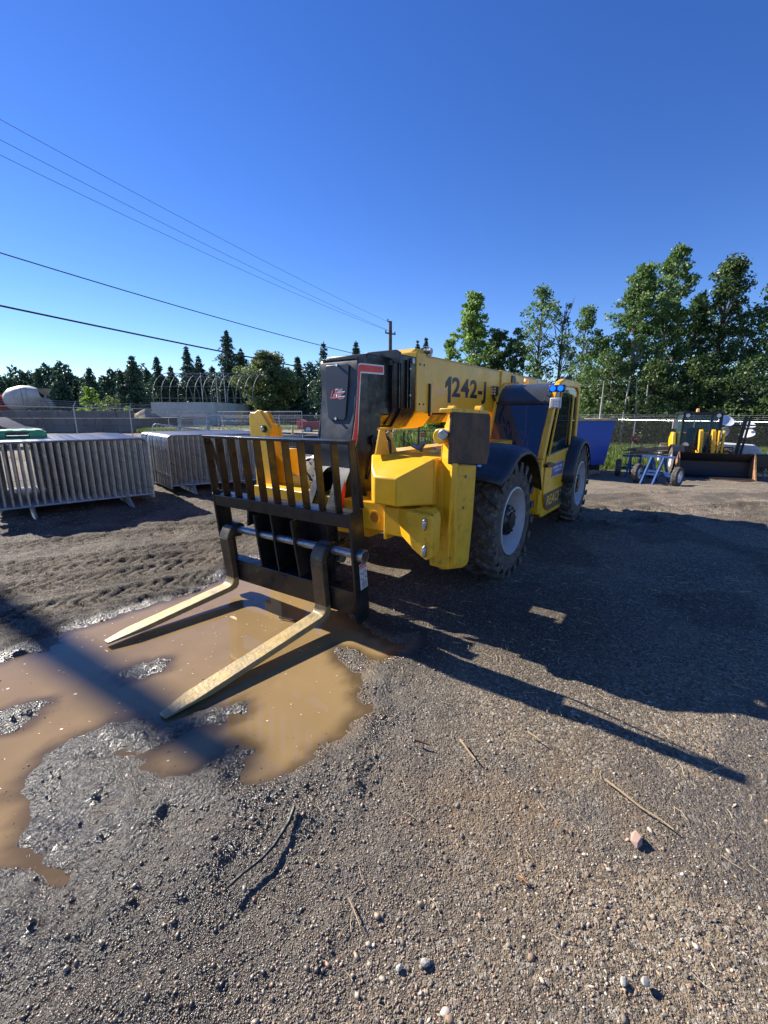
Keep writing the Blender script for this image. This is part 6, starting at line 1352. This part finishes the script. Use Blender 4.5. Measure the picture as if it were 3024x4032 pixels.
n = 14000; gy_ = rng.uniform(38, 47, n); gx_ = gy_*rng.uniform(-.62, -.15, n); grass_patch(gx_, gy_, .1, .3, 'short grass verge beyond the left fence')
for k, (u, Y, w, h_) in enumerate(((1640, 36, 160, 1500), (1720, 34, 140, 1480))):
    tree(u, 1560+20*k, Y, w, ['leafy bush left of the sign under the boom', 'leafy bush right of the sign under the boom'][k], 'poplar', nclump=60, per=50, leaf=.13, lo=.02, name='bush')

# ================= GROUND LITTER =================
def stick(pts, r, m, label, cat='stick', lift=.008):
    P = []
    for p in pts: g = G0(*p); P.append((g.x, g.y, max(hz(g.x, g.y)+.012, WATER)+r+lift))
    b = MB(); n = len(P); b.tube(P, [r*(1-.5*i/(n-1)) for i in range(n)], 7); o = b.build('stick', m, None); tag(o, label, cat); return o
bstick = mat('black_bark_stick', (.012, .011, .010), .5, bump=.4, bs=60)
stk_l = mat('dry_twig', (.34, .25, .14), .7, var=.3, vs=20)
stick([(1160, 3215), (1140, 3260), (1115, 3300), (1080, 3355), (1030, 3410), (960, 3465), (895, 3525)], .009, bstick, 'long curved black stick lying below the puddle')
stick([(2380, 3080), (2440, 3125), (2520, 3190), (2600, 3240), (2650, 3278)], .0055, stk_l, 'long pale dry twig at the right of the gravel')
stick([(1812, 2930), (1840, 2970), (1872, 3010)], .006, stk_l, 'short pale twig right of the puddle')
stick([(2078, 2895), (2110, 2915), (2130, 2930)], .005, stk_l, 'tiny pale splinter below the long fork shadow')
stick([(1100, 2428), (1150, 2438), (1192, 2446)], .008, bstick, 'short dark stick floating between the forks')
stick([(1372, 3550), (1395, 3600), (1418, 3660)], .003, stk_l, 'thin curved straw near the lower middle')
stick([(1640, 2940), (1690, 2955)], .007, mat('brown_bark', (.10, .055, .03), .8), 'small brown bark strip right of the puddle')
def flat_bit(u, v, r, m, label, cat, name, h_=.006, n=9):
    g = G0(u, v); z = hz(g.x, g.y)+.008
    if cat == 'stone':
        iv, jf = icos(); V = iv*(1+rng.uniform(-.28, .28, (12, 1)))*np.array([r, r*.75, r*.5]); an = rng.uniform(0, 6.28); c, q = math.cos(an), math.sin(an)
        V = np.stack([V[:, 0]*c-V[:, 1]*q+g.x, V[:, 0]*q+V[:, 1]*c+g.y, V[:, 2]+z+r*.25], 1); b = MB(); b.add([tuple(p) for p in V], [tuple(int(i) for i in f) for f in jf]); o = b.build(name, m, None, bevel=.0015, sharp=25)
    else:
        b = MB()
        for k in range(9): an = random.uniform(0, 6.28); L = r*random.uniform(.7, 1.6); b.tube([(g.x-L*.4*math.cos(an), g.y-L*.4*math.sin(an), z+.006), (g.x, g.y, z+.014), (g.x+L*math.cos(an), g.y+L*math.sin(an), z+random.uniform(.004, .016))], [r*.05, r*.16, r*.03], 5)
        o = b.build(name, m, None)
    tag(o, label, cat)
flat_bit(2505, 3310, .034, mat('pink_stone', (.36, .24, .19), .8), 'flat pinkish stone right of the dry leaf', 'stone', 'stone', .012)
flat_bit(2060, 3470, .018, mat('dry_leaf', (.30, .17, .08), .8, var=.4, vs=60), 'tangled brown dead leaf in the middle of the gravel', 'leaf', 'dry_leaf')
flat_bit(2190, 3250, .014, MATS['dry_leaf'], 'dry leaf scrap above the white chip', 'leaf', 'dry_leaf')
flat_bit(1675, 3795, .017, mat('pale_stone', (.36, .34, .30), .8, var=.2, vs=50), 'angular white stone in the lower middle', 'stone', 'stone', .014, 6)
flat_bit(2455, 3870, .015, MATS['pale_stone'], 'rounded white stone, left of the lower right pair', 'stone', 'stone', .016)
flat_bit(2540, 3868, .017, MATS['pale_stone'], 'rounded white stone, right of the lower right pair', 'stone', 'stone', .016)
flat_bit(1570, 3810, .013, MATS['pale_stone'], 'oval pale stone left of the angular white one', 'stone', 'stone', .014)
# foam flecks on the puddle
n = 420; fx_ = rng.uniform(-3.2, .6, n); fy_ = rng.uniform(.9, 3.6, n); pdv = sdist(PUD, fx_, fy_); ok = pdv > .12; fx_, fy_ = fx_[ok], fy_[ok]
b = MB()
for x, y in zip(fx_, fy_):
    r = random.uniform(.0025, .0065)*(1.6 if random.random() < .1 else 1); k = 7; b.add([(x+r*math.cos(6.283*i/k), y+r*random.uniform(.5, 1)*math.sin(6.283*i/k), WATER+.0015) for i in range(k)], [tuple(range(k))])
o = b.build('foam_fleck', mat('foam', (.62, .52, .38), .4), None, smooth=False); tag(o, 'tiny foam flecks drifting on the puddle', 'foam', kind='stuff')
